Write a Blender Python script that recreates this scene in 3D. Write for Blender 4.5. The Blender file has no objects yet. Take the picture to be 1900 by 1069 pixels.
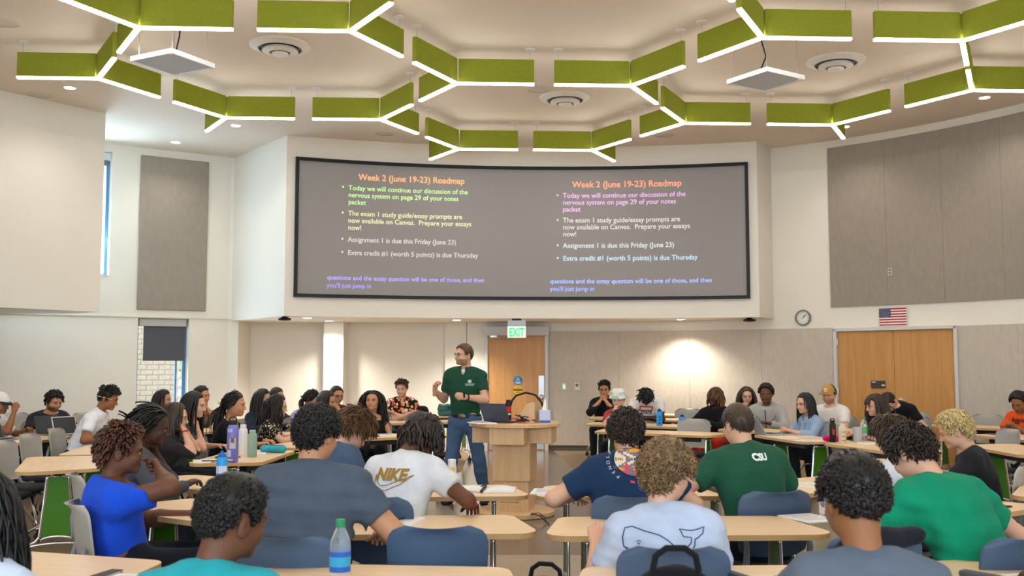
import bpy, bmesh, math, random, time
import numpy as np
from math import *
from mathutils import Vector, Matrix
from mathutils.bvhtree import BVHTree
T0=time.time()
COL=bpy.context.scene.collection
EXPOSURE=.64;P_BACK=115;P_WIN=70;LED=17.5;SLIDE=.42;P_DL=26;P_SOF=125
sc=bpy.context.scene
# ---- camera (35 mm, a little upward), world, exposure
cd=bpy.data.cameras.new('camera');cam=bpy.data.objects.new('camera',cd);COL.objects.link(cam);sc.camera=cam
cam.location=(0,0,1.58);cam.rotation_euler=(radians(90)+atan(141.5/1845),0,0)
cd.sensor_width=36;cd.lens=36*1845/1900;cd.clip_start=.05;cd.clip_end=200
cd.dof.use_dof=True;cd.dof.focus_distance=8.5;cd.dof.aperture_fstop=4.0
w=bpy.data.worlds.new('sky');sc.world=w;w.use_nodes=True
bg=w.node_tree.nodes['Background'];bg.inputs[0].default_value=(.80,.91,1,1);bg.inputs[1].default_value=3.2
vs_=sc.view_settings;vs_.view_transform='Standard';vs_.look='None';vs_.gamma=1;vs_.use_curve_mapping=False
vs_.exposure=EXPOSURE
def area(name,loc,target,sx,sy,power,col):
    l=bpy.data.lights.new(name,'AREA');l.shape='RECTANGLE';l.size=sx;l.size_y=sy;l.energy=power;l.color=col
    o=bpy.data.objects.new(name,l);COL.objects.link(o);o.location=loc
    o.rotation_euler=(Vector(target)-Vector(loc)).to_track_quat('-Z','Y').to_euler();return o
# daylight lamps in the window openings; the rear windows are unseen and assumed
DAY=(.72,.86,1.)
for x in(-5.2,0.,5.2):area('window_back_offscreen',(x,-3.04,2.6),(x*.8,6,.9),3.4,2.6,P_BACK,DAY)
area('daylight_left',(-7.26,16.70,3.95),(-5.9,14.2,3.2),.8,1.7,P_WIN,(.50,.76,1.));area('daylight_left',(-6.02,17.35,1.1),(-4.8,15.4,1.0),.8,1.0,P_WIN*.58,(.50,.76,1.))
# ------------------------------------------------------------------ helpers: meshes
def link(o, parent=None):
    COL.objects.link(o)
    if parent is not None: o.parent = parent
    return o
def tag(o, label=None, cat=None, group=None, kind=None):
    if label: o['label'] = label
    if cat: o['category'] = cat
    if group: o['group'] = group
    if kind: o['kind'] = kind
    return o
def thing(name, label, cat, loc=(0,0,0), rz=0, group=None):
    o = bpy.data.objects.new(name, None); link(o)
    o.empty_display_size = .1
    o.location = loc; o.rotation_euler = (0,0,rz)
    return tag(o, label, cat, group)
def mesh(name, V, F, mat, smooth=True, cols=None, mats=None, fmat=None):
    me = bpy.data.meshes.new(name)
    V = V.tolist() if hasattr(V,'tolist') else V
    F = F.tolist() if hasattr(F,'tolist') else F
    me.from_pydata(V, [], F)
    for m in (mats or [mat]):
        me.materials.append(m)
    if fmat is not None: me.polygons.foreach_set('material_index', np.asarray(fmat,np.int32))
    if smooth: me.polygons.foreach_set('use_smooth', np.ones(len(F),bool))
    if cols is not None:
        a = me.color_attributes.new('Col','FLOAT_COLOR','POINT')
        c = np.ones((len(V),4),np.float32); c[:,:3] = cols
        a.data.foreach_set('color', c.ravel())
    me.update()
    return me
def obj(name, me, parent=None, loc=None, rz=None):
    o = bpy.data.objects.new(name, me); link(o, parent)
    if loc is not None: o.location = loc
    if rz is not None: o.rotation_euler = (0,0,rz)
    return o
def copy_tree(o, parent=None):
    c = o.copy(); COL.objects.link(c)
    if parent is not None: c.parent = parent
    for ch in o.children: copy_tree(ch, c)
    return c

class MB:
    "collects boxes, tubes, lathes and prisms into one mesh"
    def __init__(s): s.V=[]; s.F=[]; s.M=[]
    def add(s, V, F, m=0):
        b=len(s.V); s.V+= [tuple(v) for v in V]; s.F+= [tuple(i+b for i in f) for f in F]; s.M+=[m]*len(F); return s
    def box(s, c, d, rz=0, m=0, bev=0, R=None):
        x,y,z=[q/2 for q in d]
        if bev>0:
            b=min(bev,x*.49,y*.49,z*.49)
            V=[];idx={}
            for sx in(-1,1):
                for sy in(-1,1):
                    for sz in(-1,1):
                        idx[sx,sy,sz]=len(V)
                        V+=[(sx*x,sy*(y-b),sz*(z-b)),(sx*(x-b),sy*y,sz*(z-b)),(sx*(x-b),sy*(y-b),sz*z)]
            F=[]
            def q(*a): F.append(a)
            I=lambda sx,sy,sz,k: idx[sx,sy,sz]+k
            for t in(-1,1):
                o=1 if t>0 else -1
                f=[I(t,-1,-1,0),I(t,1,-1,0),I(t,1,1,0),I(t,-1,1,0)];F.append(f[::o])
                f=[I(-1,t,-1,1),I(-1,t,1,1),I(1,t,1,1),I(1,t,-1,1)];F.append(f[::o])
                f=[I(-1,-1,t,2),I(1,-1,t,2),I(1,1,t,2),I(-1,1,t,2)];F.append(f[::o])
            for a in(-1,1):
                for b2 in(-1,1):
                    o=1 if a*b2>0 else -1
                    F.append([I(a,b2,-1,0),I(a,b2,-1,1),I(a,b2,1,1),I(a,b2,1,0)][::o])
                    F.append([I(a,-1,b2,2),I(a,-1,b2,0),I(a,1,b2,0),I(a,1,b2,2)][::-o][::-1] if 0 else [I(a,-1,b2,0),I(a,1,b2,0),I(a,1,b2,2),I(a,-1,b2,2)][::o])
                    F.append([I(-1,a,b2,1),I(-1,a,b2,2),I(1,a,b2,2),I(1,a,b2,1)][::o])
            for a in(-1,1):
                for b2 in(-1,1):
                    for c2 in(-1,1):
                        o=1 if a*b2*c2>0 else -1
                        F.append([I(a,b2,c2,0),I(a,b2,c2,1),I(a,b2,c2,2)][::o])
        else:
            V=[(sx*x,sy*y,sz*z) for sx in(-1,1) for sy in(-1,1) for sz in(-1,1)]
            F=[(0,1,3,2),(4,6,7,5),(0,4,5,1),(2,3,7,6),(0,2,6,4),(1,5,7,3)]
        cs,sn=cos(rz),sin(rz)
        out=[]
        for v in V:
            if R is not None: v=tuple(R@np.array(v))
            out.append((c[0]+v[0]*cs-v[1]*sn,c[1]+v[0]*sn+v[1]*cs,c[2]+v[2]))
        return s.add(out,F,m)
    def tube(s, pts, r, n=8, m=0, cap=True, closed=False):
        P=np.array(pts,float); k=len(P)
        r=np.broadcast_to(np.asarray(r,float),(k,))
        if closed: T=np.roll(P,-1,0)-np.roll(P,1,0)
        else: T=np.gradient(P,axis=0)
        T/=np.linalg.norm(T,axis=1)[:,None]+1e-12
        ref=np.array([0,0,1.]) if abs(T[0][2])<.9 else np.array([1.,0,0])
        U=np.cross(ref,T[0]);U/=np.linalg.norm(U)
        V=[]
        for i in range(k):
            U=U-T[i]*(U@T[i]);U/=np.linalg.norm(U)+1e-12
            W=np.cross(T[i],U)
            for j in range(n):
                a=2*pi*j/n;V.append(P[i]+r[i]*(cos(a)*U+sin(a)*W))
        F=[]
        for i in range(k if closed else k-1):
            i2=(i+1)%k
            for j in range(n):
                j2=(j+1)%n;F.append((i*n+j,i*n+j2,i2*n+j2,i2*n+j))
        if cap and not closed:
            F.append(tuple(range(n))[::-1]);F.append(tuple((k-1)*n+j for j in range(n)))
        return s.add(V,F,m)
    def lathe(s, prof, c=(0,0,0), n=20, m=0, cap=True):
        V=[];F=[];k=len(prof)
        for r,z in prof:
            for j in range(n):
                a=2*pi*j/n;V.append((c[0]+r*cos(a),c[1]+r*sin(a),c[2]+z))
        for i in range(k-1):
            for j in range(n):
                j2=(j+1)%n;F.append((i*n+j,i*n+j2,(i+1)*n+j2,(i+1)*n+j))
        if cap:
            F.append(tuple(range(n))[::-1]);F.append(tuple((k-1)*n+j for j in range(n)))
        return s.add(V,F,m)
    def prism(s, poly, z0, z1, m=0):
        n=len(poly)
        a=sum(poly[i][0]*poly[(i+1)%n][1]-poly[(i+1)%n][0]*poly[i][1] for i in range(n))
        if a<0: poly=poly[::-1]
        V=[(p[0],p[1],z0) for p in poly]+[(p[0],p[1],z1) for p in poly]
        F=[tuple(range(n))[::-1],tuple(range(n,2*n))]+[(i,(i+1)%n,n+(i+1)%n,n+i) for i in range(n)]
        return s.add(V,F,m)
    def xf(s, M):
        s.V=[tuple(v) for v in (np.c_[np.array(s.V),np.ones(len(s.V))]@np.asarray(M,float).T)[:,:3]]; return s
    def build(s, name, mat, parent=None, smooth=False, loc=None, rz=None, mats=None):
        me=mesh(name,s.V,s.F,mat,smooth,mats=mats,fmat=s.M if mats else None)
        if smooth=='auto' or smooth is True: autosmooth(me)
        return obj(name,me,parent,loc,rz)
def autosmooth(me, ang=35):
    bm=bmesh.new();bm.from_mesh(me)
    for f in bm.faces:f.smooth=True
    ca=radians(ang)
    for e in bm.edges:
        if len(e.link_faces)==2 and e.calc_face_angle(0)>ca:e.smooth=False
    bm.to_mesh(me);bm.free()

# ------------------------------------------------------------------ helpers: materials
def mat(name, col, rough=.6, metal=0, bump=0, bscale=200, var=0, vscale=6, emit=None, estr=0, alpha=None, trans=0, ior=1.45, spec=.4, attr=False, stretch=None, coat=0, sheen=0):
    m=bpy.data.materials.new(name);m.use_nodes=True
    nt=m.node_tree;b=nt.nodes['Principled BSDF'];N=nt.nodes.new;L=nt.links.new
    b.inputs['Base Color'].default_value=(*col,1);b.inputs['Roughness'].default_value=rough;b.inputs['Metallic'].default_value=metal
    b.inputs['Specular IOR Level'].default_value=spec;b.inputs['IOR'].default_value=ior
    if trans:b.inputs['Transmission Weight'].default_value=trans
    if coat:b.inputs['Coat Weight'].default_value=coat
    if sheen:b.inputs['Sheen Weight'].default_value=sheen
    if alpha is not None:b.inputs['Alpha'].default_value=alpha
    if emit:
        b.inputs['Emission Color'].default_value=(*emit,1);b.inputs['Emission Strength'].default_value=estr
    src=None
    if attr:
        a=N('ShaderNodeVertexColor');a.layer_name='Col';src=a.outputs['Color']
    if bump or var:
        tc=N('ShaderNodeTexCoord');mp=N('ShaderNodeMapping');L(tc.outputs['Object'],mp.inputs['Vector'])
        if stretch:mp.inputs['Scale'].default_value=stretch
    if var:
        n=N('ShaderNodeTexNoise');n.inputs['Scale'].default_value=vscale;n.inputs['Detail'].default_value=4;L(mp.outputs[0],n.inputs['Vector'])
        mx=N('ShaderNodeMix');mx.data_type='RGBA';mx.blend_type='MULTIPLY';mx.inputs[0].default_value=1
        cr=N('ShaderNodeMapRange');cr.inputs['From Min'].default_value=.3;cr.inputs['From Max'].default_value=.7
        cr.inputs['To Min'].default_value=1-var;cr.inputs['To Max'].default_value=1+var;L(n.outputs[0],cr.inputs[0])
        if src:L(src,mx.inputs[6])
        else:mx.inputs[6].default_value=(*col,1)
        L(cr.outputs[0],mx.inputs[7]);src=mx.outputs[2]
    if src:L(src,b.inputs['Base Color'])
    if bump:
        n=N('ShaderNodeTexNoise');n.inputs['Scale'].default_value=bscale;n.inputs['Detail'].default_value=3;L(mp.outputs[0],n.inputs['Vector'])
        bp=N('ShaderNodeBump');bp.inputs['Strength'].default_value=bump;bp.inputs['Distance'].default_value=.01;L(n.outputs[0],bp.inputs['Height']);L(bp.outputs[0],b.inputs['Normal'])
    return m
def lin(h):
    h=h.lstrip('#');c=[int(h[i:i+2],16)/255 for i in(0,2,4)]
    return tuple(x/12.92 if x<=.04045 else ((x+.055)/1.055)**2.4 for x in c)
_mc={}
def cloth(h):
    if ('c',h) not in _mc: _mc['c',h]=mat('cloth_'+h,lin(h),.9,bump=.5,bscale=20,var=.07,vscale=12,spec=.15,sheen=.05)
    return _mc['c',h]
def plain(h,rough=.5,**k):
    key=('p',h,rough,tuple(sorted(k.items())))
    if key not in _mc: _mc[key]=mat('paint_'+h,lin(h),rough,**k)
    return _mc[key]

# ------------------------------------------------------------------ helpers: signed distance fields
class Field:
    def __init__(s, lo, hi, h):
        s.lo=np.array(lo,float);s.h=h
        n=np.ceil((np.array(hi)-s.lo)/h).astype(int)+1
        s.ax=[(s.lo[i]+h*np.arange(n[i])).astype(np.float32) for i in range(3)]
        s.F=np.full(n,.3,np.float32)
    def block(s, lo, hi):
        sl=[];cs=[]
        for i in range(3):
            a=max(0,int((lo[i]-s.lo[i])/s.h));b=min(len(s.ax[i]),int((hi[i]-s.lo[i])/s.h)+2)
            if a>=b:return None,None
            sl.append(slice(a,b));cs.append(s.ax[i][a:b])
        return tuple(sl),(cs[0][:,None,None],cs[1][None,:,None],cs[2][None,None,:])
    def comb(s, sl, d, k, op):
        A=s.F[sl]
        if op=='+':
            if k>0:
                h=np.maximum(k-np.abs(A-d),0)/k;s.F[sl]=np.minimum(A,d)-h*h*k*.25
            else:s.F[sl]=np.minimum(A,d)
        else:
            d=-d
            if k>0:
                h=np.maximum(k-np.abs(A-d),0)/k;s.F[sl]=np.maximum(A,d)+h*h*k*.25
            else:s.F[sl]=np.maximum(A,d)
    def seg(s, p0, p1, r0, r1=None, k=.03, front=None, ratio=1, op='+', cuts=()):
        "tapered capsule; ratio squeezes it along the direction front; cuts = half spaces (point, normal) removed"
        if r1 is None:r1=r0
        p0=np.array(p0,float);p1=np.array(p1,float);m=max(r0,r1)*max(1,ratio)+k+2*s.h
        sl,c=s.block(np.minimum(p0,p1)-m,np.maximum(p0,p1)+m)
        if sl is None:return s
        x,y,z=c[0]-p0[0],c[1]-p0[1],c[2]-p0[2]
        D=p1-p0
        if ratio!=1:
            f=np.array(front,float);f/=np.linalg.norm(f)
            t=(x*f[0]+y*f[1]+z*f[2])*(1/ratio-1)
            x,y,z=x+t*f[0],y+t*f[1],z+t*f[2]
            D=D+f*(D@f)*(1/ratio-1)
        L2=D@D+1e-12
        h=np.clip((x*D[0]+y*D[1]+z*D[2])/L2,0,1)
        d=np.sqrt((x-h*D[0])**2+(y-h*D[1])**2+(z-h*D[2])**2)-(r0+(r1-r0)*h)
        d=d*min(1,(1+ratio)/2)
        for q,n in cuts:
            d=np.maximum(d,(c[0]-q[0])*n[0]+(c[1]-q[1])*n[1]+(c[2]-q[2])*n[2])
        s.comb(sl,d,k,op);return s
    def ell(s, c0, r, k=.02, op='+'):
        r=np.array(r,float);m=r+k+2*s.h
        sl,c=s.block(np.array(c0)-m,np.array(c0)+m)
        if sl is None:return s
        q=np.sqrt(((c[0]-c0[0])/r[0])**2+((c[1]-c0[1])/r[1])**2+((c[2]-c0[2])/r[2])**2)
        s.comb(sl,(q-1)*r.min()*1.15,k,op);return s
    def half(s, q, n):
        c=[a[sh] for a,sh in zip(s.ax,((slice(None),None,None),(None,slice(None),None),(None,None,slice(None))))]
        s.F=np.maximum(s.F,(c[0]-q[0])*n[0]+(c[1]-q[1])*n[1]+(c[2]-q[2])*n[2]);return s
    def folds(s, amp, seed, fr=(30,30,45)):
        rng=np.random.RandomState(seed)
        for i in range(4):
            w=rng.normal(size=3)*np.array(fr);ph=rng.rand()*6.28
            s.F+=(amp/2*np.sin(s.ax[0]*w[0]+ph))[:,None,None]*np.sin(s.ax[1]*w[1]+1.3*ph)[None,:,None] + 0
            s.F+=(amp/2)*np.sin((s.ax[0]*w[0]*.7)[:,None,None]+(s.ax[2]*w[2])[None,None,:]+(s.ax[1]*w[1]*.5)[None,:,None]+ph)
        return s
    def net(s):
        F=s.F;S=F<0;n=F.shape
        cnt=np.zeros(np.array(n)-1,np.int8)
        offs=[(a,b,c) for a in(0,1) for b in(0,1) for c in(0,1)]
        for a,b,c in offs:cnt+=S[a:n[0]-1+a,b:n[1]-1+b,c:n[2]-1+c]
        act=(cnt>0)&(cnt<8);I=np.argwhere(act)
        if len(I)==0:return np.zeros((0,3)),np.zeros((0,4),int)
        vals=np.stack([F[I[:,0]+a,I[:,1]+b,I[:,2]+c] for a,b,c in offs],1)
        O=np.array(offs,float);acc=np.zeros((len(I),3));w=np.zeros(len(I))
        for i in range(8):
            for j in range(i+1,8):
                if np.abs(O[i]-O[j]).sum()!=1:continue
                a,b=vals[:,i],vals[:,j];m=(a<0)!=(b<0)
                t=np.where(m,a/(np.where(m,a-b,1)),0)
                acc+=np.where(m[:,None],O[i]+(O[j]-O[i])*t[:,None],0);w+=m
        V=(I+acc/w[:,None])*s.h+s.lo
        idx=np.full(cnt.shape,-1,np.int32);idx[tuple(I.T)]=np.arange(len(I))
        Q=[]
        for ax in range(3):
            b,c=(ax+1)%3,(ax+2)%3
            lo=[slice(None)]*3;hi=[slice(None)]*3
            lo[ax]=slice(0,-1);hi[ax]=slice(1,None)
            for t in(b,c):lo[t]=hi[t]=slice(1,-1)
            A,B=S[tuple(lo)],S[tuple(hi)]
            E=np.argwhere(A!=B)
            if len(E)==0:continue
            sg=A[tuple(E.T)]
            E=E.copy();E[:,b]+=1;E[:,c]+=1
            def g(db,dc):
                K=E.copy();K[:,b]+=db;K[:,c]+=dc;return idx[tuple(K.T)]
            q=np.stack([g(-1,-1),g(0,-1),g(0,0),g(-1,0)],1)
            q=np.where(sg[:,None],q,q[:,::-1]);Q.append(q)
        Q=np.concatenate(Q);Q=Q[(Q>=0).all(1)]
        return V,Q
# ------------------------------------------------------------------ people
def nrm(v):
    v=np.array(v,float);return v/(np.linalg.norm(v)+1e-12)
def Rx(a):c,s=cos(a),sin(a);return np.array([[1,0,0],[0,c,-s],[0,s,c]])
def Ry(a):c,s=cos(a),sin(a);return np.array([[c,0,s],[0,1,0],[-s,0,c]])
def Rz(a):c,s=cos(a),sin(a);return np.array([[c,-s,0],[s,c,0],[0,0,1]])
_heads={}
def head_mesh(sex,h):
    "head and neck, face towards +Y, origin at the base of the neck; returns verts, faces, feature class per vertex"
    if (sex,h) in _heads:return _heads[sex,h]
    m=sex=='m';f=Field((-.115,-.135,-.13),(.115,.15,.31),h)
    f.ell((0,-.002,.197),(.0765,.097,.09),.02)
    f.ell((0,.036,.158),(.0655,.064,.085),.03)
    f.ell((0,.045,.115),(.054 if m else .05,.054,.056),.03)
    f.ell((0,.088,.079 if m else .082),(.022 if m else .016,.017,.016),.03)
    for s in(-1,1):
        f.ell((s*(.049 if m else .044),.018,.108),(.016,.028,.026),.035)
        f.ell((s*.040,.072,.137),(.022,.02,.02),.03)
        f.ell((s*.079,-.006,.158),(.009,.021,.033),.007)
        f.ell((s*.092,-.001,.160),(.009,.011,.016),.004,'-')
    f.seg((-.038,.088,.191),(.038,.088,.191),.011,k=.02)
    for s in(-1,1):
        f.ell((s*.032,.108,.1715),(.019,.013,.011),.014,'-')
        f.ell((s*.032,.0865,.1715),(.0145,.0135,.0115),.003)
    f.seg((0,.098,.180),(0,.119,.142),.0075,.0115,k=.012)
    for s in(-1,1):f.ell((s*.0105,.112,.1385),(.0085,.009,.007),.006)
    f.ell((0,.099,.1125),(.0235,.011,.0062),.005)
    f.ell((0,.098,.103),(.0205,.0115,.0068),.005)
    f.seg((-.021,.1105,.1078),(.021,.1105,.1078),.002,k=.002,op='-')
    r=.055 if m else .046
    f.seg((0,-.036,-.12),(0,-.016,.13),r,r*.97,k=.035)
    V,Q=f.net()
    x,y,z=np.abs(V[:,0]),V[:,1],V[:,2]
    c=np.zeros(len(V),int)
    lip=(((V[:,0]/.0245)**2+((z-.1075)/.0115)**2)<1)&(y>.093);c[lip]=1
    brow=(((x-.033)/.022)**2+((z-.1925+.10*(x-.033)**1)/.0058)**2<1)&(y>.07);c[brow]=2
    e2=((x-.032)/.0155)**2+((z-.1715)/.0072)**2
    eye=(e2<1)&(y>.08);c[eye]=3
    c[eye&(((x-.032)**2+(z-.1715)**2)<.0062**2)]=4
    c[(e2>=1)&(e2<1.9)&(y>.08)&(z>.1735)]=6
    beard=(z<.128)&(y>-.005+.25*np.maximum(z-.09,0))&(z>.05)&(y>.0)&~lip&((z<.122)|(x<.04))&~((z>.115)&(x<.012)&(y>.11))&((x>.022)|(z<.104)|(z>.1135))
    beard&=~((z>.122)&(x<.03))
    c[beard&(c==0)]=5
    _heads[sex,h]=(V,Q,c);return _heads[sex,h]
_hands={}
def hand_mesh(pose,h):
    "left hand, wrist at the origin, fingers along +Y, palm down, thumb on +X"
    if (pose,h) in _hands:return _hands[pose,h]
    f=Field((-.06,-.06,-.11),(.1,.2,.05),h)
    f.seg((0,-.05,0),(0,.01,0),.027,.026,k=.01,front=(0,0,1),ratio=.78)
    fx=(.030,.010,-.010,-.029);fy=(.086,.092,.088,.078);fl=(.074,.082,.076,.060)
    for i in range(4):f.seg((fx[i]*.55,.012,0),(fx[i],fy[i],0),.0155,.0115,k=.012)
    cu={'relax':(24,34,24),'fist':(72,92,60),'flat':(6,8,6),'grip':(48,62,40),'point':(60,80,60)}[pose]
    for i in range(4):
        p=np.array([fx[i],fy[i],0]);a=0;rr=.0095 if i<3 else .0082
        for j,fr in enumerate((.44,.31,.25)):
            a+=radians(cu[j]*(1+.08*(i-1.5)) if not(pose=='point' and i==0) else 4)
            sp=(fx[i])*1.6*(1 if pose in('flat','relax') else .2)
            d=nrm((sp,cos(a),-sin(a)));q=p+d*fl[i]*fr
            f.seg(p,q,rr*(1-.08*j),rr*(.92-.08*j),k=.003);p=q
    b={'relax':(.55,.75,-.35),'fist':(.15,.85,-.75),'flat':(.8,.65,-.1),'grip':(.35,.7,-.7),'point':(.15,.85,-.75)}[pose]
    p=np.array([.020,.022,-.004]);d=nrm(b)
    f.seg(p,p+np.array([.018,.03,-.006]),.015,.0125,k=.012);p=p+np.array([.018,.03,-.006])
    q=p+d*.034;f.seg(p,q,.0115,.0105,k=.004)
    d2=nrm(d+np.array([-.5,.3,-.15]) if pose in('fist','grip','point') else d+np.array([-.2,.2,0]));f.seg(q,q+d2*.027,.0105,.0088,k=.003)
    _hands[pose,h]=f.net();return _hands[pose,h]
HC=np.array([0,-.002,.190]);HR=np.array([.0815,.1015,.1005])
_EL=np.array([[0,40],[25,39],[48,30],[62,14],[74,-14],[82,-16],[90,0],[104,2],[116,-26],[140,-46],[180,-52]],float)
def hairline(az,drop=0):
    a=np.abs(np.degrees(az));e=np.interp(a,_EL[:,0],_EL[:,1])
    return np.radians(e-drop*(a>95)*np.minimum(1,(a-95)/40))
def hdir(az,el):return np.stack([np.sin(az)*np.cos(el),np.cos(az)*np.cos(el),np.sin(el)],-1)
def hair_cap(thick,rng,rough=.0,line=0,na=56,nr=16,fade=.25,top=1.0,drop=0):
    az=np.linspace(-pi,pi,na,endpoint=False);e0=hairline(az,drop)+radians(line)
    ph=rng.rand(6)*6.28
    V=[];
    for i in range(nr+1):
        t=i/nr;el=pi/2-(pi/2-e0)*t
        d=hdir(az,el)
        edge=np.clip((1-t)/fade,0,1)**.6
        up=np.clip(d[:,2],0,1)
        T=thick*edge*(1+(top-1)*up)
        if rough:
            T=T+rough*edge*(np.sin(9*d[:,0]+7*d[:,2]+ph[0])+np.sin(13*d[:,1]-8*d[:,2]+ph[1])+np.sin(17*d[:,0]+15*d[:,1]+ph[2]))/2
        V.append(HC+d*(HR*1.0)+d*T[:,None])
    V=np.concatenate(V)
    F=[]
    for i in range(nr):
        for j in range(na):
            j2=(j+1)%na;F.append((i*na+j,(i+1)*na+j,(i+1)*na+j2,i*na+j2))
    e=len(V)-na
    inner=HC+(V[e:]-HC)*.93;V=np.concatenate([V,inner])
    for j in range(na):
        j2=(j+1)%na;F.append((e+j,e+na+j,e+na+j2,e+j2))
    return V,np.array(F)
def locks(rng,n,L,steps=6,r=.006,lift=.6,comb=None,grav=0,curl=0,freq=2.5,g=(0,0,-1),ns=4,base=0.,region=None,jit=.25,colliders=(),taper=.35,line=0,drop=0,Lvar=.3,flat=1):
    "hair strands as tapered tubes grown from the scalp; returns verts, faces, lock id per vert, tip fraction per vert"
    P=[]
    while len(P)<n:
        d=nrm(rng.normal(size=3));az=atan2(d[0],d[1]);el=asin(d[2])
        if el<hairline(np.array(az),drop)+radians(line+3):continue
        if region and not region(az,el):continue
        P.append((az,el))
    P=np.array(P);N=hdir(P[:,0],P[:,1]);p=HC+N*(HR+base)
    if comb is None:T=rng.normal(size=(n,3))
    else:T=comb(N)+rng.normal(size=(n,3))*jit
    T=T-N*(T*N).sum(1)[:,None];T/=np.linalg.norm(T,axis=1)[:,None]+1e-9
    D=N*lift+T*(1-lift);D/=np.linalg.norm(D,axis=1)[:,None]
    A=rng.normal(size=(n,3));A-=D*(A*D).sum(1)[:,None];A/=np.linalg.norm(A,axis=1)[:,None];B=np.cross(D,A)
    Ln=L*(1+Lvar*(rng.rand(n)*2-1));ph=rng.rand(n)*6.28;g=np.array(g,float)
    pts=[p.copy()]
    for s in range(steps):
        an=ph+freq*s
        D=D+g*grav+curl*(np.cos(an)[:,None]*A+np.sin(an)[:,None]*B)
        D/=np.linalg.norm(D,axis=1)[:,None]
        p=p+D*(Ln/steps)[:,None]
        for c,R in ((HC,HR+base*.9),)+tuple(colliders):
            q=(p-c)/R;m=np.linalg.norm(q,axis=1);ins=m<1
            if ins.any():
                qq=q[ins]/m[ins][:,None];p[ins]=c+qq*R
                nn=qq/R;nn/=np.linalg.norm(nn,axis=1)[:,None]
                dd=D[ins];dd=dd-nn*np.minimum((dd*nn).sum(1),0)[:,None];D[ins]=dd/(np.linalg.norm(dd,axis=1)[:,None]+1e-9)
        pts.append(p.copy())
    Pt=np.stack(pts,1);k=steps+1
    Tn=np.gradient(Pt,axis=1);Tn/=np.linalg.norm(Tn,axis=2)[:,:,None]+1e-9
    out=Pt-HC;U=np.cross(Tn,out);U/=np.linalg.norm(U,axis=2)[:,:,None]+1e-9;W=np.cross(Tn,U)
    t=np.linspace(0,1,k);rad=r*np.where(t<.15,.75+t/.15*.25,1-(1-taper)*((t-.15)/.85)**1.5)
    rad=rad[None,:]*(1+.25*(rng.rand(n)*2-1))[:,None]
    V=[]
    for j in range(ns):
        a=2*pi*j/ns+.4;V.append(Pt+rad[:,:,None]*(cos(a)*U*flat+sin(a)*W))
    V=np.stack(V,2).reshape(-1,3)
    b=(np.arange(n)*k*ns)[:,None,None,None]
    i=np.arange(steps)[None,:,None,None]*ns;j=np.arange(ns)[None,None,:,None];j2=(j+1)%ns
    F=np.concatenate([b+i+j,b+i+j2,b+i+ns+j2,b+i+ns+j],3).reshape(-1,4)
    cap=np.concatenate([b+steps*ns+q for q in range(ns)],3).reshape(-1,ns)[:,:4] if ns==4 else None
    if cap is not None:F=np.concatenate([F,cap])
    lid=np.repeat(np.arange(n),k*ns);tf=np.tile(np.repeat(t,ns),n)
    return V,F,lid,tf
def back_comb(N):  # from the forehead backwards and down
    return np.stack([N[:,0]*.4,-np.ones(len(N)),-.6*np.ones(len(N))],1)
def down_comb(N):
    c=N.copy();c[:,2]=0;return c*1.2+np.array([0,0,-.8])
def fwd_comb(N):
    return np.stack([N[:,0]*.6,np.where(N[:,1]>-.5,1.,-.2),-.4-.6*(N[:,1]<-.3)],1)
def part_comb(N):  # middle parting
    return np.stack([np.sign(N[:,0])*1.2*np.clip(N[:,1]+.75,.05,1),-.35*np.ones(len(N)),-.5*np.ones(len(N))],1)
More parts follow.
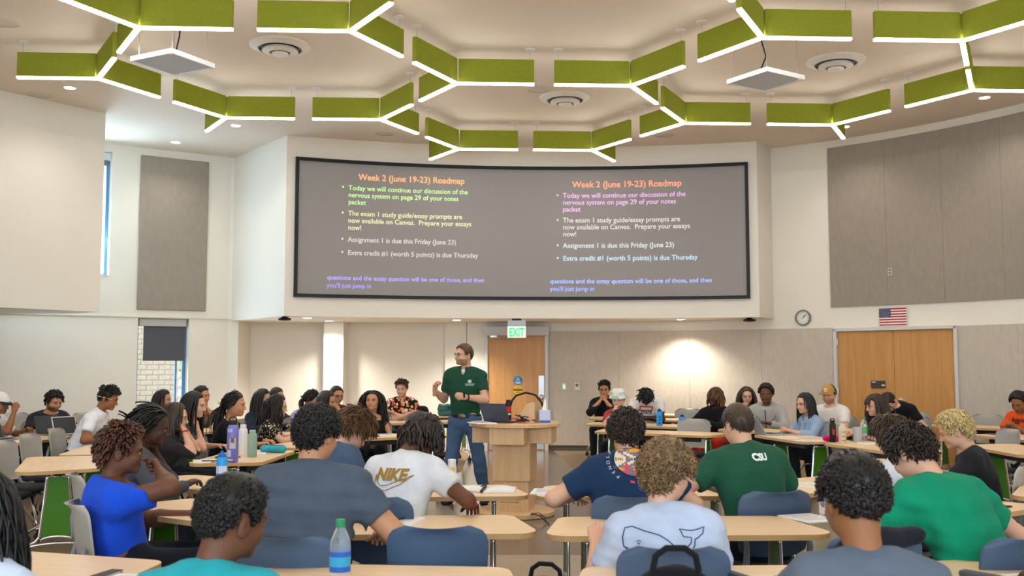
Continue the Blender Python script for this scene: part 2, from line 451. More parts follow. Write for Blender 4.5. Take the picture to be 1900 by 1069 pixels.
def make_hair(style,col,rng,near,gl,long=.3,col2=None,lift=.8,grav=.16,vol=1.):
    "returns verts, faces, colours in head space"
    parts=[];q=1. if near else .45
    cap=None
    back=(np.array([0,-.035,-.36]),np.array([.175,.115,.30]))
    if style=='afro':      # tight curls, short at the neck
        cap=hair_cap(.018*vol,rng,.005*vol,top=1.7,line=4,fade=.4)
        parts.append(locks(rng,int(1900*q) if near else 520,.030*vol+.004,5,.0058 if near else .009,.60,None,0,1.2,1.7,g=gl,base=.011*vol,jit=1,line=5))
    elif style=='bigcurl': # big loose curls
        cap=hair_cap(.026*vol,rng,.007*vol,top=1.3,drop=6)
        parts.append(locks(rng,int(1900*q),.060*(.4+.6*vol),8,.0056 if near else .009,.50,down_comb,.06,.95,1.25,g=gl,base=.014*vol,jit=.8,drop=8))
    elif style=='twists':  # thick rope twists
        cap=hair_cap(.014,rng,.004)
        parts.append(locks(rng,int((520 if lift>.5 else 330)*(q+.2)),long,8,.0078 if lift>.5 else .0098,lift,down_comb,grav,.20 if lift>.5 else .32,1.3,g=gl,base=.010,jit=.4 if lift>.5 else .7,taper=.7,line=3,region=(lambda a,e:abs(a)>radians(55) or e>radians(58)) if lift<.5 else None))
    elif style=='braids':
        cap=hair_cap(.010,rng,.001,line=3)
        parts.append(locks(rng,int(260*(q+.2)),long,7,.0075,.12,back_comb,.14,.05,1,g=gl,base=.008,jit=.12,taper=.7,line=4))
    elif style=='short':   # cropped straight hair
        cap=hair_cap(.010,rng,.001,top=1.5)
        parts.append(locks(rng,int(1500*q),.020,4,.0036 if near else .006,.22,back_comb if not near else down_comb,.05,.1,1,g=gl,base=.004,jit=.3))
    elif style=='quiff':   # longer on top
        cap=hair_cap(.010,rng,.002,top=2.6)
        parts.append(locks(rng,int(700*q),.028,4,.005 if near else .008,.3,down_comb,.05,.1,1,g=gl,base=.006,jit=.35))
        parts.append(locks(rng,int(520*q),.045,5,.0065 if near else .009,.42,fwd_comb,.10,.25,1.2,g=gl,base=.016,jit=.45,region=lambda a,e:e>radians(34)))
    elif style=='mop':     # thick straight or wavy mop, covers the ears partly
        cap=hair_cap(.018,rng,.003,top=1.4,drop=4)
        parts.append(locks(rng,int(1300*q),.075,6,.0052 if near else .009,.30,lambda N:down_comb(N)+np.array([0,.3,0]),.14,.20,1.1,g=gl,base=.012,jit=.35,drop=5,line=-2))
    elif style=='wavy':
        cap=hair_cap(.020*vol,rng,.004*vol,top=1.3,drop=8)
        parts.append(locks(rng,int(1200*q),.075*(.5+.5*vol),7,.0058 if near else .009,.30*(.4+.6*vol),down_comb,.10,.55,1.0,g=gl,base=.014*vol,jit=.55,drop=10))
    elif style in('long','longwavy','bangs'):
        cap=hair_cap(.012*vol,rng,.001,top=1.2,drop=4)
        cu=.30 if style=='longwavy' else .05
        parts.append(locks(rng,int(620*(q+.25)),long,12,.0075 if near else .0105,.10,part_comb,.42,cu,1.1,g=gl,base=.010*vol,jit=.10,colliders=(back,),taper=.45,
             region=lambda a,e:abs(a)>radians(62) or e>radians(62)))
        if style=='bangs':parts.append(locks(rng,110,.075,5,.007,.25,fwd_comb,.3,.03,1,g=gl,base=.010,jit=.12,region=lambda a,e:abs(a)<radians(50) and e>radians(44)))
    elif style=='pony':
        cap=hair_cap(.010,rng,.001,top=1.1)
        parts.append(locks(rng,int(500*(q+.2)),.09,6,.006,.05,back_comb,.1,.03,1,g=gl,base=.006,jit=.08))
        parts.append(locks(rng,80,long,10,.009,.30,lambda N:np.tile([0,-1.,-.6],(len(N),1)),.45,.10,1,g=gl,base=.012,jit=.15,colliders=(back,),region=lambda a,e:abs(a)>radians(160) and -42<degrees(e)<0))
    elif style=='buzz':
        cap=hair_cap(.007,rng,.0005)
    Vs=[];Fs=[];Cs=[];b=0;col=np.array(col);c2=np.array(col2 if col2 is not None else col)
    if cap is not None:
        V,F=cap;Vs.append(V);Fs.append(F);b+=len(V)
        up=np.clip((V[:,2]-.14)/.14,0,1)[:,None]
        Cs.append(col*(1-up*.5)+c2*up*.5 if col2 is not None else np.tile(col,(len(V),1)))
    for V,F,lid,tf in parts:
        n=lid.max()+1;s=(.45+1.1*rng.rand(n)**1.5)[lid]
        c=(col[None]*(1-tf[:,None])+c2[None]*tf[:,None]) if col2 is not None else np.tile(col,(len(V),1))
        Vs.append(V);Fs.append(F+b);b+=len(V);Cs.append(c*s[:,None])
    return np.concatenate(Vs),np.concatenate(Fs),np.clip(np.concatenate(Cs),0,1)
def ik(S,W,a,b,hint):
    D=W-S;L=np.linalg.norm(D);Lm=(a+b)*.985
    if L>Lm:W=S+D/L*Lm;D=W-S;L=Lm
    d=D/L;x=(L*L+a*a-b*b)/(2*L);h=sqrt(max(a*a-x*x,0))
    n=np.array(hint,float);n=n-d*(n@d);n/=np.linalg.norm(n)+1e-9
    return S+d*x+n*h,W
def frame(fwd,up):
    y=nrm(fwd);z=np.array(up,float);z=nrm(z-y*(z@y));x=np.cross(y,z);return np.stack([x,y,z],1)
SKIN={}
def skinmat():
    if 's' not in SKIN:SKIN['s']=mat('skin',(.5,.3,.2),.52,attr=True,bump=.05,bscale=90,spec=.35)
    if 'h' not in SKIN:SKIN['h']=mat('hair',(.1,.1,.1),.42,attr=True,spec=.5)
    return SKIN['s'],SKIN['h']
DESK=dict(L=(-.20,.40,.785),R=(.20,.40,.785))
PEOPLE=[]
def person(label,head,yaw,sex='m',top=None,bottom='22242c',skin='c98f6f',hair=('short','3a2a1e'),look=(0,0,0),lean=6,slump=14,k=None,w=1.,
           L=(-.19,.40,.785),R=(.19,.40,.785),lp='relax',rp='relax',lpalm=(0,0,-1),rpalm=(0,0,-1),lel=(-.8,-.5,-.5),rel=(.8,-.5,-.5),near=False,legs='sit',shorts=False,
           beard=None,glasses=None,seed=0,arms_w=1.,chair=True,lfwd=None,rfwd=None,side=0,hs=1.,belly=0,turn=0):
    """head = (x, y, z of the top of the head) in the room; yaw = heading of the body, 0 = away along +Y, counter-clockwise in degrees.
    look = head yaw / pitch(down +) / roll against the body."""
    sm,hm=skinmat();rng=np.random.RandomState(seed+7)
    m=sex=='m';top=top or {};vb=.017 if near else .024;vs=.0115 if near else .019;vh=.0042 if near else .0052
    a0,a1,a2=[radians(q) for q in(lean,lean+slump*.5,lean+slump)]
    shw=(.172 if m else .148)*(.5+.5*w)*1.0;hw=.15*w if m else .152*w
    # torso length so that the top of the head lands where it should
    look_y,look_p,look_r=[radians(q) for q in look]
    Rh=Rz(look_y)@Rx(-look_p-a2*.35)@Ry(look_r)
    tl=np.array([.16,.165,.155]);ang=np.array([a0,a1,a2])
    if legs=='sit':hipz=.555
    else:hipz=.97
    NK=.006;head_up=(Rh@np.array([0,0,(.287+NK)*hs]))
    want=head[2]-hipz-head_up[2]
    kk=k or min(1.16,max(.84,want/float((tl*np.cos(ang)).sum())))
    tl=tl*kk
    sd=radians(side)
    hip=np.array([0,0,hipz]);pts=[hip]
    for l,a in zip(tl,ang):pts.append(pts[-1]+l*np.array([sin(sd)*cos(a),sin(a),cos(a)*cos(sd)]))
    hip,waist,chest,neck=pts
    ctr=neck+Rh@np.array([0,0,(.19+NK)*hs]);neckh=neck+Rh@np.array([0,0,NK*hs])
    y=radians(yaw);Rb=Rz(y)
    off=Rb@np.array([ctr[0],ctr[1],0])
    root=thing('person',label,'person',(head[0]-off[0],head[1]-off[1],0),y)
    fr=np.array([0,cos(a2),-sin(a2)]);fr0=np.array([0,cos(a0),-sin(a0)]);up2=np.array([0,sin(a2),cos(a2)])
    tw=Rz(radians(turn))
    S={s:neck+tw@(np.array([s*shw,0,0])+(-.072)*up2-.012*fr) for s in(-1,1)}
    ua,fa=(.285,.25) if m else (.262,.232)
    aw=arms_w*(1 if m else .84)
    E={};W={}
    for s,t,h in((-1,L,lel),(1,R,rel)):E[s],W[s]=ik(S[s],np.array(t,float),ua,fa,h)
    def torso(f,t):
        f.seg(hip+np.array([0,.0,-.03]),waist,hw+t,hw*.90+t,.06,fr0,.74)
        f.seg(waist,chest,hw*.90+t,(.158 if m else .138)*w+t,.06,fr0,.70)
        f.seg(chest,neck-.075*up2,(.158 if m else .138)*w+t,(.125 if m else .11)*w+t,.06,fr,.66)
        f.seg(S[-1]*.97+neck*.03,S[1]*.97+neck*.03,.060*aw+t,k=.06)
        for s in(-1,1):f.seg(neck+np.array([s*.03,-.012,-.028]),S[s]*.70+neck*.30+.020*up2,.040+t,.036+t,k=.05)
        if belly:f.ell(waist+fr0*.06*w,(hw*.9+t,.10+belly+t,.13+t),.06)
        if not m:
            for s in(-1,1):f.seg(chest+fr*.065+np.array([s*.062,0,-.005]),chest+fr*.085+np.array([s*.064,0,-.015]),.055+t,k=.04)
        return f
    def upper(f,t,frac=1.,cut=False,kk=.035):
        for s in(-1,1):
            e=S[s]+(E[s]-S[s])*frac;d=nrm(E[s]-S[s])
            f.seg(S[s],e if not cut else e+d*.03,.056*aw+t,(.056+(.044-.056)*frac)*aw+t,kk,cuts=((e,d),) if cut else ())
        return f
    def fore(f,t,frac=1.,cut=False):
        for s in(-1,1):
            e=E[s]+(W[s]-E[s])*frac;d=nrm(W[s]-E[s])
            mid=E[s]+(W[s]-E[s])*.3
            f.seg(E[s],mid,.043*aw+t,.043*aw+t,.02);f.seg(mid,e if not cut else e+d*.02,.043*aw+t,(.043-.016*frac)*aw+t,.02,cuts=((e,d),) if cut else ())
        return f
    if legs=='sit':
        spread=.11
        HJ={s:np.array([s*.09,.02,hipz-.02]) for s in(-1,1)};K={s:np.array([s*(spread+.02),.44,.52]) for s in(-1,1)};A={s:np.array([s*(spread+.02),.40,.10]) for s in(-1,1)}
    else:
        HJ={s:np.array([s*.09,0,hipz-.03]) for s in(-1,1)};K={-1:np.array([-.17,.02,.50]),1:np.array([.15,.05,.50])};A={-1:np.array([-.22,-.05,.09]),1:np.array([.19,.0,.09])}
    def legf(f,t,cutk=False):
        lw=(.5+.5*w)*(1 if m else .93)
        f.seg(hip+np.array([-.06,0,-.02]),hip+np.array([.06,0,-.02]),.115*w+t*.5,k=.05);f.seg(hip+np.array([0,0,-.03]),waist,hw+t*.6,hw*.9+t*.6,.05,fr0,.74)
        for s in(-1,1):
            if cutk:
                e=HJ[s]*.12+K[s]*.88;d=nrm(K[s]-HJ[s]);f.seg(HJ[s],K[s],.088*lw+t,.066*lw+t+.012,.04,cuts=((e,d),))
            else:
                f.seg(HJ[s],K[s],.086*lw+t,.060*lw+t,.04)
                f.seg(K[s],K[s]*.7+A[s]*.3,.060*lw+t,.058*lw+t,.03);f.seg(K[s]*.7+A[s]*.3,A[s],.058*lw+t,.040*lw+t*1.6,.03)
        return f
    def bounds(pp,mg):
        pp=np.array(pp);return pp.min(0)-mg,pp.max(0)+mg
    # ---- body
    allp=[hip,waist,chest,neck]+list(S.values())+list(E.values())+list(W.values())+list(HJ.values())+list(K.values())+list(A.values())
    lo,hi=bounds(allp,.16*max(1,w))
    f=Field(lo,hi,vb);torso(f,-.012);legf(f,-.012)
    V0,Q0=f.net()
    lo,hi=bounds(list(S.values())+list(E.values())+list(W.values()),.09)
    f=Field(lo,hi,vs);upper(f,-.002);fore(f,0)
    Va,Qa=f.net()
    Vh,Qh,ch=head_mesh(sex,vh);Vh=(Vh*hs)@Rh.T+neckh
    sc=np.array(lin(skin));Vs=[V0,Va,Vh];Qs=[Q0,Qa+len(V0),Qh+len(V0)+len(Va)]
    hcol=np.array(lin(hair[1]))
    bc=np.array(lin(beard)) if beard else None
    pal=np.stack([sc,sc*np.array([.86,.58,.58]),hcol*.6+sc*.12,np.array([.42,.40,.38])*(.55+.45*min(1,sc.mean()*2.2)),np.array([.02,.015,.012]),(bc*.75+sc*.25 if beard else sc),sc*.35])
    Cs=[np.tile(sc,(len(V0)+len(Va),1)),pal[ch]]
    n=sum(map(len,Vs))
    for s,pose,palm,fw in((-1,lp,lpalm,lfwd),(1,rp,rpalm,rfwd)):
        V,Q=hand_mesh(pose,.0046 if near else .006);V=V*(1.0 if m else .9)
        fwd=nrm(W[s]-E[s]) if fw is None else nrm(fw)
        M=frame(fwd,-np.array(palm,float));Vx=V*np.array([1 if s<0 else -1,1,1])
        Vx=Vx@M.T+W[s];Qs.append((Q if s<0 else Q[:,::-1])+n);Vs.append(Vx);n+=len(Vx);Cs.append(np.tile(sc*np.array([1.02,.97,.97]),(len(Vx),1)))
    me=mesh('body',np.concatenate(Vs),np.concatenate(Qs),sm,cols=np.clip(np.concatenate(Cs),0,1));obj('body',me,root)
    # ---- top
    kind=top.get('kind','tee')
    sl={'tee':.64,'polo':.66,'long':.93,'hoodie':.95,'tank':0,'tube':0,'vneck':.93,'jacket':.95}[kind]
    lo,hi=bounds([hip,waist,chest,neck]+list(S.values())+list(E.values())+(list(W.values()) if sl>.7 else []),.18*max(1,w))
    f=Field(lo,hi,vs);t=top.get('t',(.016 if near else .013) if kind not in('hoodie','jacket') else .020)
    torso(f,t)
    if kind in('tank','tube'):
        for s in(-1,1):f.seg(S[s],E[s],.062*aw,.05*aw,k=.01,op='-')
    elif sl<.7:upper(f,t+.004,sl,True)
    else:upper(f,t);fore(f,t,sl,True)
    f.folds(top.get('fold',.0035)*(1.3 if near else 1),seed,(24,24,40) if near else (30,30,45))
    hem=hip-np.array([0,0,.07 if legs=='sit' else -.032]);f.half(hem,np.array([0,-sin(a0),-cos(a0)]))
    if kind=='tube':f.half(chest+.075*up2,up2)
    elif kind=='tank':f.half(neck-.045*up2,nrm(up2+.25*fr))
    nb=.058 if m else .050
    if kind in('vneck',):
        f.half(neck+.012*up2,nrm(up2+.12*fr))
        f.seg(neck+fr*.02,chest+fr*.17+.03*up2,.085,.028,k=.01,op='-')
        f.seg(neck-.1*up2+fr*.01,neck+.1*up2,nb+.012,k=.008,op='-')
    elif kind!='tube':
        hi_=.036 if kind in('hoodie','polo','jacket') else .027
        f.half(neck+hi_*up2,nrm(up2+.22*fr))
        f.seg(neck-.02*up2-.012*fr,neck+.12*up2+.004*fr,nb-.007,k=.006,op='-')
        if kind in('polo','jacket'):f.seg(neck+.02*up2+fr*.05,neck-.075*up2+fr*.135,.034,.004,k=.006,op='-')
    V,Q=f.net()
    nm={'tee':'tee_shirt','polo':'polo_shirt','long':'long_sleeved_shirt','hoodie':'hoodie','tank':'tank_top','tube':'tube_top','vneck':'long_sleeved_top','jacket':'jacket'}[kind]
    cm=top.get('mat') or cloth(top.get('col','808080'))
    shirt=obj(nm,mesh(nm,V,Q,cm),root)
    if kind in('tee','hoodie','long'):
        b=MB();ring=[]
        for i in range(22):
            a=2*pi*i/22;d=np.array([cos(a)*(nb+.001),0,0])+fr*(sin(a)*(nb+.001))
            p=neck+d-.008*fr;q=neck+.020*up2+0*fr;z=((q-p)@nrm(up2+.22*fr))/(up2@nrm(up2+.22*fr));ring.append(p+up2*(z-.002))
        b.tube(ring,.0075,5,closed=True);b.build('collar',cm,shirt,True)
    if kind in('polo','jacket'):
        b=MB()
        V2=[];n2=17
        for i in range(n2):
            a=pi/2+.28+(2*pi-.56)*i/(n2-1)
            rr=nb+.010
            p=neck-.008*fr+np.array([cos(a)*rr,0,0])+fr*sin(a)*rr
            lowr=-.030-.012*max(0,sin(a));outr=.020
            o=nrm(np.array([cos(a),0,0])+fr*sin(a))
            V2+=[p+.036*up2-.010*fr*max(0,sin(a)),p+.040*up2+o*.006,p+lowr*up2+o*outr,p+(lowr-.002)*up2+o*(outr-.004)]
        F2=[]
        for i in range(n2-1):
            for j in range(3):F2.append((i*4+j,i*4+4+j,i*4+5+j,i*4+1+j))
        b.add(V2,F2);b.build('collar',cm,shirt,True)
    if kind=='hoodie' and not top.get('hood_up'):
        b=MB();pp=[];rr=[]
        for i in range(13):
            a=radians(-25)-radians(130)*i/12*1.0;a=radians(20)-radians(220)*i/12
            d=np.array([cos(a)*.088,0,0])+fr*sin(a)*.085
            pp.append(neck+d+up2*(.004+.012*(-sin(a)))-.012*fr);rr.append(.020+.018*max(0,-sin(a)))
        b.tube(pp,rr,8);b.build('hood',cm,shirt,True)
    if kind=='tank':
        b=MB()
        for s in(-1,1):
            a_=neck+np.array([s*.075,0,0])-.055*up2
            b.tube([a_+fr*.098,a_+fr*.07+.05*up2,a_+.075*up2,a_-fr*.075+.045*up2,a_-fr*.10-.01*up2],.011,6)
        b.build('strap',cm,shirt,True)
    # ---- trousers and shoes
    lo,hi=bounds([hip]+list(HJ.values())+list(K.values())+(list(A.values()) if not shorts else []),.15*max(1,w))
    f=Field(lo,hi,vs*1.25);legf(f,.010,shorts)
    f.half(hip+np.array([0,0,.10 if legs=='sit' else .05]),np.array([0,0,1.]));f.folds(.003,seed+3)
    if legs=='sit':f.half(np.array([0,0,.452]),np.array([0,0,-1.])) if shorts else None
    V,Q=f.net();cmb=cloth(bottom) if isinstance(bottom,str) else bottom
    obj('shorts' if shorts else 'trousers',mesh('trousers',V,Q,cmb),root)
    for s in(-1,1):
        so=obj('shoe',shoe_mesh(),root,(A[s][0],A[s][1],0),(-.1*s))
    # ---- hair, glasses
    gl=Rh.T@np.array([0,0,-1.])
    if hair[0]!='none':
        hk=hair[2] if len(hair)>2 else {}
        V,F,C=make_hair(hair[0],lin(hair[1]),rng,near,gl,**hk)
        V=(V*hs)@Rh.T+neckh;obj('hair',mesh('hair',V,F,hm,cols=C,smooth=True),root)
    M4=np.eye(4);M4[:3,:3]=Rh*hs;M4[:3,3]=neckh
    if glasses:
        b=MB()
        for s in(-1,1):
            ring=[(s*.032+.021*cos(2*pi*i/14),.1085-.012*(cos(2*pi*i/14)*s>.3)*abs(cos(2*pi*i/14)),.1695+.017*sin(2*pi*i/14)) for i in range(14)]
            b.tube(ring,.0017 if glasses!='thick' else .0026,5,closed=True)
            b.tube([(s*.053,.098,.174),(s*.072,.06,.176),(s*.082,.0,.174),(s*.081,-.012,.166)],.0016,5)
        b.tube([(-.012,.112,.173),(0,.114,.176),(.012,.112,.173)],.0016,5)
        b.xf(M4);b.build('glasses',plain('1a1a1c' if glasses!='gold' else 'a08858',.3,metal=.3),root,True)
    info=dict(root=root,neck=neck,S=S,E=E,W=W,M4=M4,Rh=Rh,fr=fr,up=up2,shirt=shirt,chest=chest,waist=waist,hip=hip,yaw=y,hs=hs)
    PEOPLE.append(info)
    if chair and legs=='sit':SEATS.append(label)
    return info
_sh={}
def shoe_mesh():
    if 's' not in _sh:
        f=Field((-.07,-.11,-.01),(.07,.24,.13),.011)
        f.seg((0,-.03,.045),(0,.13,.035),.045,.042,.03,(0,0,1),.8).seg((0,-.02,.05),(0,-.01,.10),.045,.046,.03)
        f.half((0,0,.002),(0,0,-1.)).half((0,0,.115),(0,0,1.))
        V,Q=f.net();_sh['s']=mesh('shoe',V,Q,plain('2b2b2e',.6))
    return _sh['s']
SEATS=[]
def on_shirt(info,pts2,side=-1,off=.004):
    off+=.0025
    "drop 2-D points (x, z in the person's own frame) onto the shirt from behind (side -1) or from the front (+1)"
    if 'bvh' not in info:
        me=info['shirt'].data
        info['bvh']=BVHTree.FromPolygons([v.co[:] for v in me.vertices],[p.vertices[:] for p in me.polygons])
    out=[]
    for x,z in pts2:
        hit=info['bvh'].ray_cast(Vector((x,side*1.2,z)),Vector((0,-side,0)))
        if hit[0] is None:hit=info['bvh'].find_nearest(Vector((x,side*.15,z)))
        out.append(tuple(hit[0]+hit[1]*off))
    return out
_txt={}
def text2d(s,size,align='LEFT',bold=0,shear=0,space=1.):
    key=(s,size,align,bold,shear,space)
    if key in _txt:return _txt[key]
    cu=bpy.data.curves.new('t','FONT');cu.body=s;cu.size=size;cu.align_x=align;cu.offset=bold;cu.shear=shear;cu.space_character=space;cu.resolution_u=3
    o=bpy.data.objects.new('t',cu);COL.objects.link(o)
    dg=bpy.context.evaluated_depsgraph_get();me=bpy.data.meshes.new_from_object(o.evaluated_get(dg))
    V=np.array([v.co[:2] for v in me.vertices]);F=[tuple(p.vertices) for p in me.polygons]
    bpy.data.objects.remove(o);bpy.data.curves.remove(cu);bpy.data.meshes.remove(me)
    _txt[key]=(V,F);return V,F
def print_text(info,s,size,cx,cz,col,side=-1,name='lettering',tilt=0,**k):
    V,F=text2d(s,size,'CENTER',**k);c,sn=cos(tilt),sin(tilt)
    sx=1 if side<0 else -1
    P=[(cx+sx*(x*c-y*sn),cz+x*sn+y*c) for x,y in V]
    me=mesh(name,on_shirt(info,P,side),F,plain(col,.7),False);return obj(name,me,info['shirt'])
# ------------------------------------------------------------------ materials of the room
M_WALL=mat('wall_paint',lin('e9e2d6'),.85,bump=.08,bscale=60,var=.015,vscale=1.2,spec=.2)
M_CEIL=mat('ceiling_paint',lin('e6d8c8'),.9,bump=.05,bscale=40,var=.01,vscale=1,spec=.15)
M_LEDGE=mat('trim_paint',lin('e2dacb'),.8)
def carpet_mat():
    m=mat('carpet',lin('9a866f'),.95,bump=.6,bscale=160,var=.16,vscale=55,spec=.1);return m
M_CARPET=carpet_mat()
M_VINYL=mat('vinyl_light',lin('a39480'),.22,var=.05,vscale=3,spec=.5)
M_VINYLD=mat('vinyl_brown',lin('75655a'),.16,var=.08,vscale=4,spec=.5)
M_FABRIC=mat('panel_fabric',lin('9c9186'),.95,bump=.5,bscale=120,var=.05,vscale=18,spec=.1,stretch=(1,1,.35))
M_FABRIC2=mat('panel_fabric_pale',lin('c6bbad'),.95,bump=.5,bscale=120,var=.05,vscale=18,spec=.1,stretch=(1,1,.35))
M_METAL=mat('chrome',(.75,.76,.78),.16,metal=1)
M_STEEL=mat('satin_steel',(.55,.55,.56),.35,metal=1)
M_WHITE=plain('e4e2de',.5);M_BLACK=plain('101012',.5);M_DARK=plain('26262a',.55)
M_FRAME=plain('d3d1cc',.45)
def wood(name,c1,c2,scale=(1,1,.08),ns=14,rough=.4,dist=1.5):
    m=mat(name,c1,rough,spec=.4);nt=m.node_tree;N=nt.nodes.new;L=nt.links.new;b=nt.nodes['Principled BSDF']
    tc=N('ShaderNodeTexCoord');mp=N('ShaderNodeMapping');mp.inputs['Scale'].default_value=scale;L(tc.outputs['Object'],mp.inputs['Vector'])
    n=N('ShaderNodeTexNoise');n.inputs['Scale'].default_value=ns;n.inputs['Detail'].default_value=6;n.inputs['Distortion'].default_value=dist;L(mp.outputs[0],n.inputs['Vector'])
    r=N('ShaderNodeValToRGB');r.color_ramp.elements[0].position=.3;r.color_ramp.elements[1].position=.72
    r.color_ramp.elements[0].color=(*c2,1);r.color_ramp.elements[1].color=(*c1,1);L(n.outputs[0],r.inputs[0]);L(r.outputs[0],b.inputs['Base Color'])
    return m
M_OAK=wood('door_oak',lin('d29c5f'),lin('bd8850'),(1.2,1.2,.06),16)
M_MAPLE=wood('podium_maple',lin('dcb88c'),lin('cfa678'),(1.2,1.2,.08),12)
M_BEECH=wood('table_beech',lin('f3d4ac'),lin('eac79b'),(.10,1.3,1.3),11,.35)
M_EDGE=plain('c9a06a',.45)
# ------------------------------------------------------------------ shell
CEIL=5.34;CX,CY,RR=0.,10.,8.45
def arcp(ph,r=RR):a=radians(ph);return (CX+r*cos(a),CY+r*sin(a))
def struct(o,lab=None):o['kind']='structure';return o
fl=MB();fl.box((0,7.5,-.1),(24,24,.2));struct(fl.build('floor',M_CARPET))
v=MB();pv=[(3.9*cos(2*pi*i/48),10.9+3.9*sin(2*pi*i/48)) for i in range(48)];v.prism(pv,0,.003);struct(v.build('floor_vinyl',M_VINYL))
v=MB();v.prism([(-.75,18.4),(.75,18.4),(1.0,13.6),(1.15,11.5),(.9,8.4),(-.2,8.4),(-.75,11.5)],.001,.005);struct(v.build('floor_aisle',M_VINYLD))
c=MB();c.box((0,7.5,CEIL+.1),(24,24,.2));struct(c.build('ceiling',M_CEIL))
# right: one long curved wall, then a straight run behind the camera
def arc_strip(b,p0,p1,z0,z1,r0,r1,n=None,m=0):
    n=n or max(2,int(abs(p1-p0)/2.5));V=[];F=[]
    for i in range(n+1):
        ph=p0+(p1-p0)*i/n
        for r,z in((r0,z0),(r1,z0),(r1,z1),(r0,z1)):x,y=arcp(ph,r);V.append((x,y,z))
    for i in range(n):
        for j in range(4):
            a,b2=i*4+j,i*4+(j+1)%4;F.append((a,b2,b2+4,a+4))
    F+=[(0,3,2,1),(n*4,n*4+1,n*4+2,n*4+3)]
    if p1<p0:F=[f[::-1] for f in F]
    b.add(V,F,m)
b=MB();arc_strip(b,-2,95.6,0,CEIL,RR,RR+.25);o=b.build('wall_right',M_WALL);autosmooth(o.data);struct(o)
b=MB();b.box((8.57,3.2,CEIL/2),(.25,13.6,CEIL));struct(b.build('wall_right_rear',M_WALL))
def holed(name,p0,p1,th,zmax,holes,mtl):
    "straight wall from p0 to p1 with rectangular openings (s0,s1,z0,z1); thickness to the left of p0->p1"
    p0,p1=np.array(p0,float),np.array(p1,float);L=np.linalg.norm(p1-p0);d=(p1-p0)/L;nn=np.array([-d[1],d[0]])
    b=MB();ss=sorted({0,L}|{h[0] for h in holes}|{h[1] for h in holes});zz=sorted({0,zmax}|{h[2] for h in holes}|{h[3] for h in holes})
    rz=atan2(d[1],d[0])
    for i in range(len(ss)-1):
        run=None
        for j in range(len(zz)-1):
            sm_,zm=(ss[i]+ss[i+1])/2,(zz[j]+zz[j+1])/2
            if any(h[0]<sm_<h[1] and h[2]<zm<h[3] for h in holes):continue
            c2=p0+d*sm_+nn*th/2;b.box((c2[0],c2[1],zm),(ss[i+1]-ss[i],th,zz[j+1]-zz[j]),rz)
    o=struct(b.build(name,mtl));return o,p0,d,nn,rz
# front wall behind the podium, left of the door
b=MB();b.box((-1.05,18.72,1.3),(.4,.3,2.6));b.box((-2.6,18.85,1.3),(5.6,.2,2.6));struct(b.build('wall_front',M_WALL))
b=MB();b.box((-3.28,18.55,1.3),(.36,.5,2.6));struct(b.build('wall_front_pilaster',M_WALL))
WP0=(-5.07,17.93);WP1=(-9.6,15.043)
# windowed wall: traced right to left so that its thickness lies outside
holes=[(.74,1.60,.55,2.375),(2.10,2.95,3.07,5.2)]
Lw=math.dist(WP0,WP1)
o,p0,dd,nn,rzw=holed('wall_left',WP1,WP0,.30,CEIL,[(Lw-h[1],Lw-h[0],h[2],h[3]) for h in holes],M_WALL)
def wl(s,off=0):p=np.array(WP0)-dd*s+nn*off;return p
struct(MB().box((-5.05,18.4,CEIL/2),(.25,1.0,CEIL)).build('wall_left_return',M_WALL))
struct(MB().box((-9.72,6.0,CEIL/2),(.25,18.2,CEIL)).build('wall_left_rear',M_WALL))
holed('wall_back',(8.6,-3.0),(-9.7,-3.0),.25,CEIL,[(1.7,5.1,1.3,3.9),(6.9,10.3,1.3,3.9),(12.1,15.5,1.3,3.9)],M_WALL)
# ledge where the upper wall steps back
b=MB();p=wl(2.6,-.015);b.box((p[0],p[1],2.395),(5.2,.03,.02),rzw);struct(b.build('trim_left',M_LEDGE))
# screen bulkhead: concave front, soffit underneath
A_,B_,C_=np.array([-3.70,16.12]),np.array([.09,17.0]),np.array([4.13,16.57])
def circ(a,b,c):
    M=np.array([b-a,c-a])*2;r=np.array([b@b-a@a,c@c-a@a]);o=np.linalg.solve(M,r);return o,np.linalg.norm(a-o)
SO,SR=circ(A_,B_,C_);sa0=atan2(*(A_-SO)[::-1]);sa1=atan2(*(C_-SO)[::-1])
def scr(t,off=0):a=sa0+(sa1-sa0)*t;return SO+(SR-off)*np.array([cos(a),sin(a)])
SCL=SR*abs(sa1-sa0)
SOF=2.362
poly=[tuple(scr(i/40)) for i in range(41)]+[(4.52,17.14),(4.6,18.2),(4.0,18.9),(-4.9,18.9),(-5.10,17.96)]
b=MB();b.prism(poly,SOF,CEIL+.02);o=b.build('wall_front_bulkhead',M_WALL,smooth=True);struct(o)
b=MB();b.prism([(-6.10,14.69),(-6.98,13.5),(-8.3,11.4),(-9.65,11.4),(-9.65,15.0),(-9.0,15.4),(-6.60,15.14)],SOF-.01,CEIL+.02);struct(b.build('wall_left_bulkhead',M_WALL))
# baseboards
b=MB();arc_strip(b,20,86,0,.10,RR-.015,RR+.01);o=b.build('baseboard_right',plain('5d574f',.6));autosmooth(o.data);struct(o)
b=MB();b.box((-2.2,18.74,.05),(1.9,.02,.1));b.box((-.67,18.43,.05),(.4,.02,.1));struct(b.build('baseboard_front',plain('5d574f',.6)))
b=MB();p=wl(2.6,-.01);b.box((p[0],p[1],.05),(5.3,.02,.1),rzw);struct(b.build('baseboard_left',plain('5d574f',.6)))
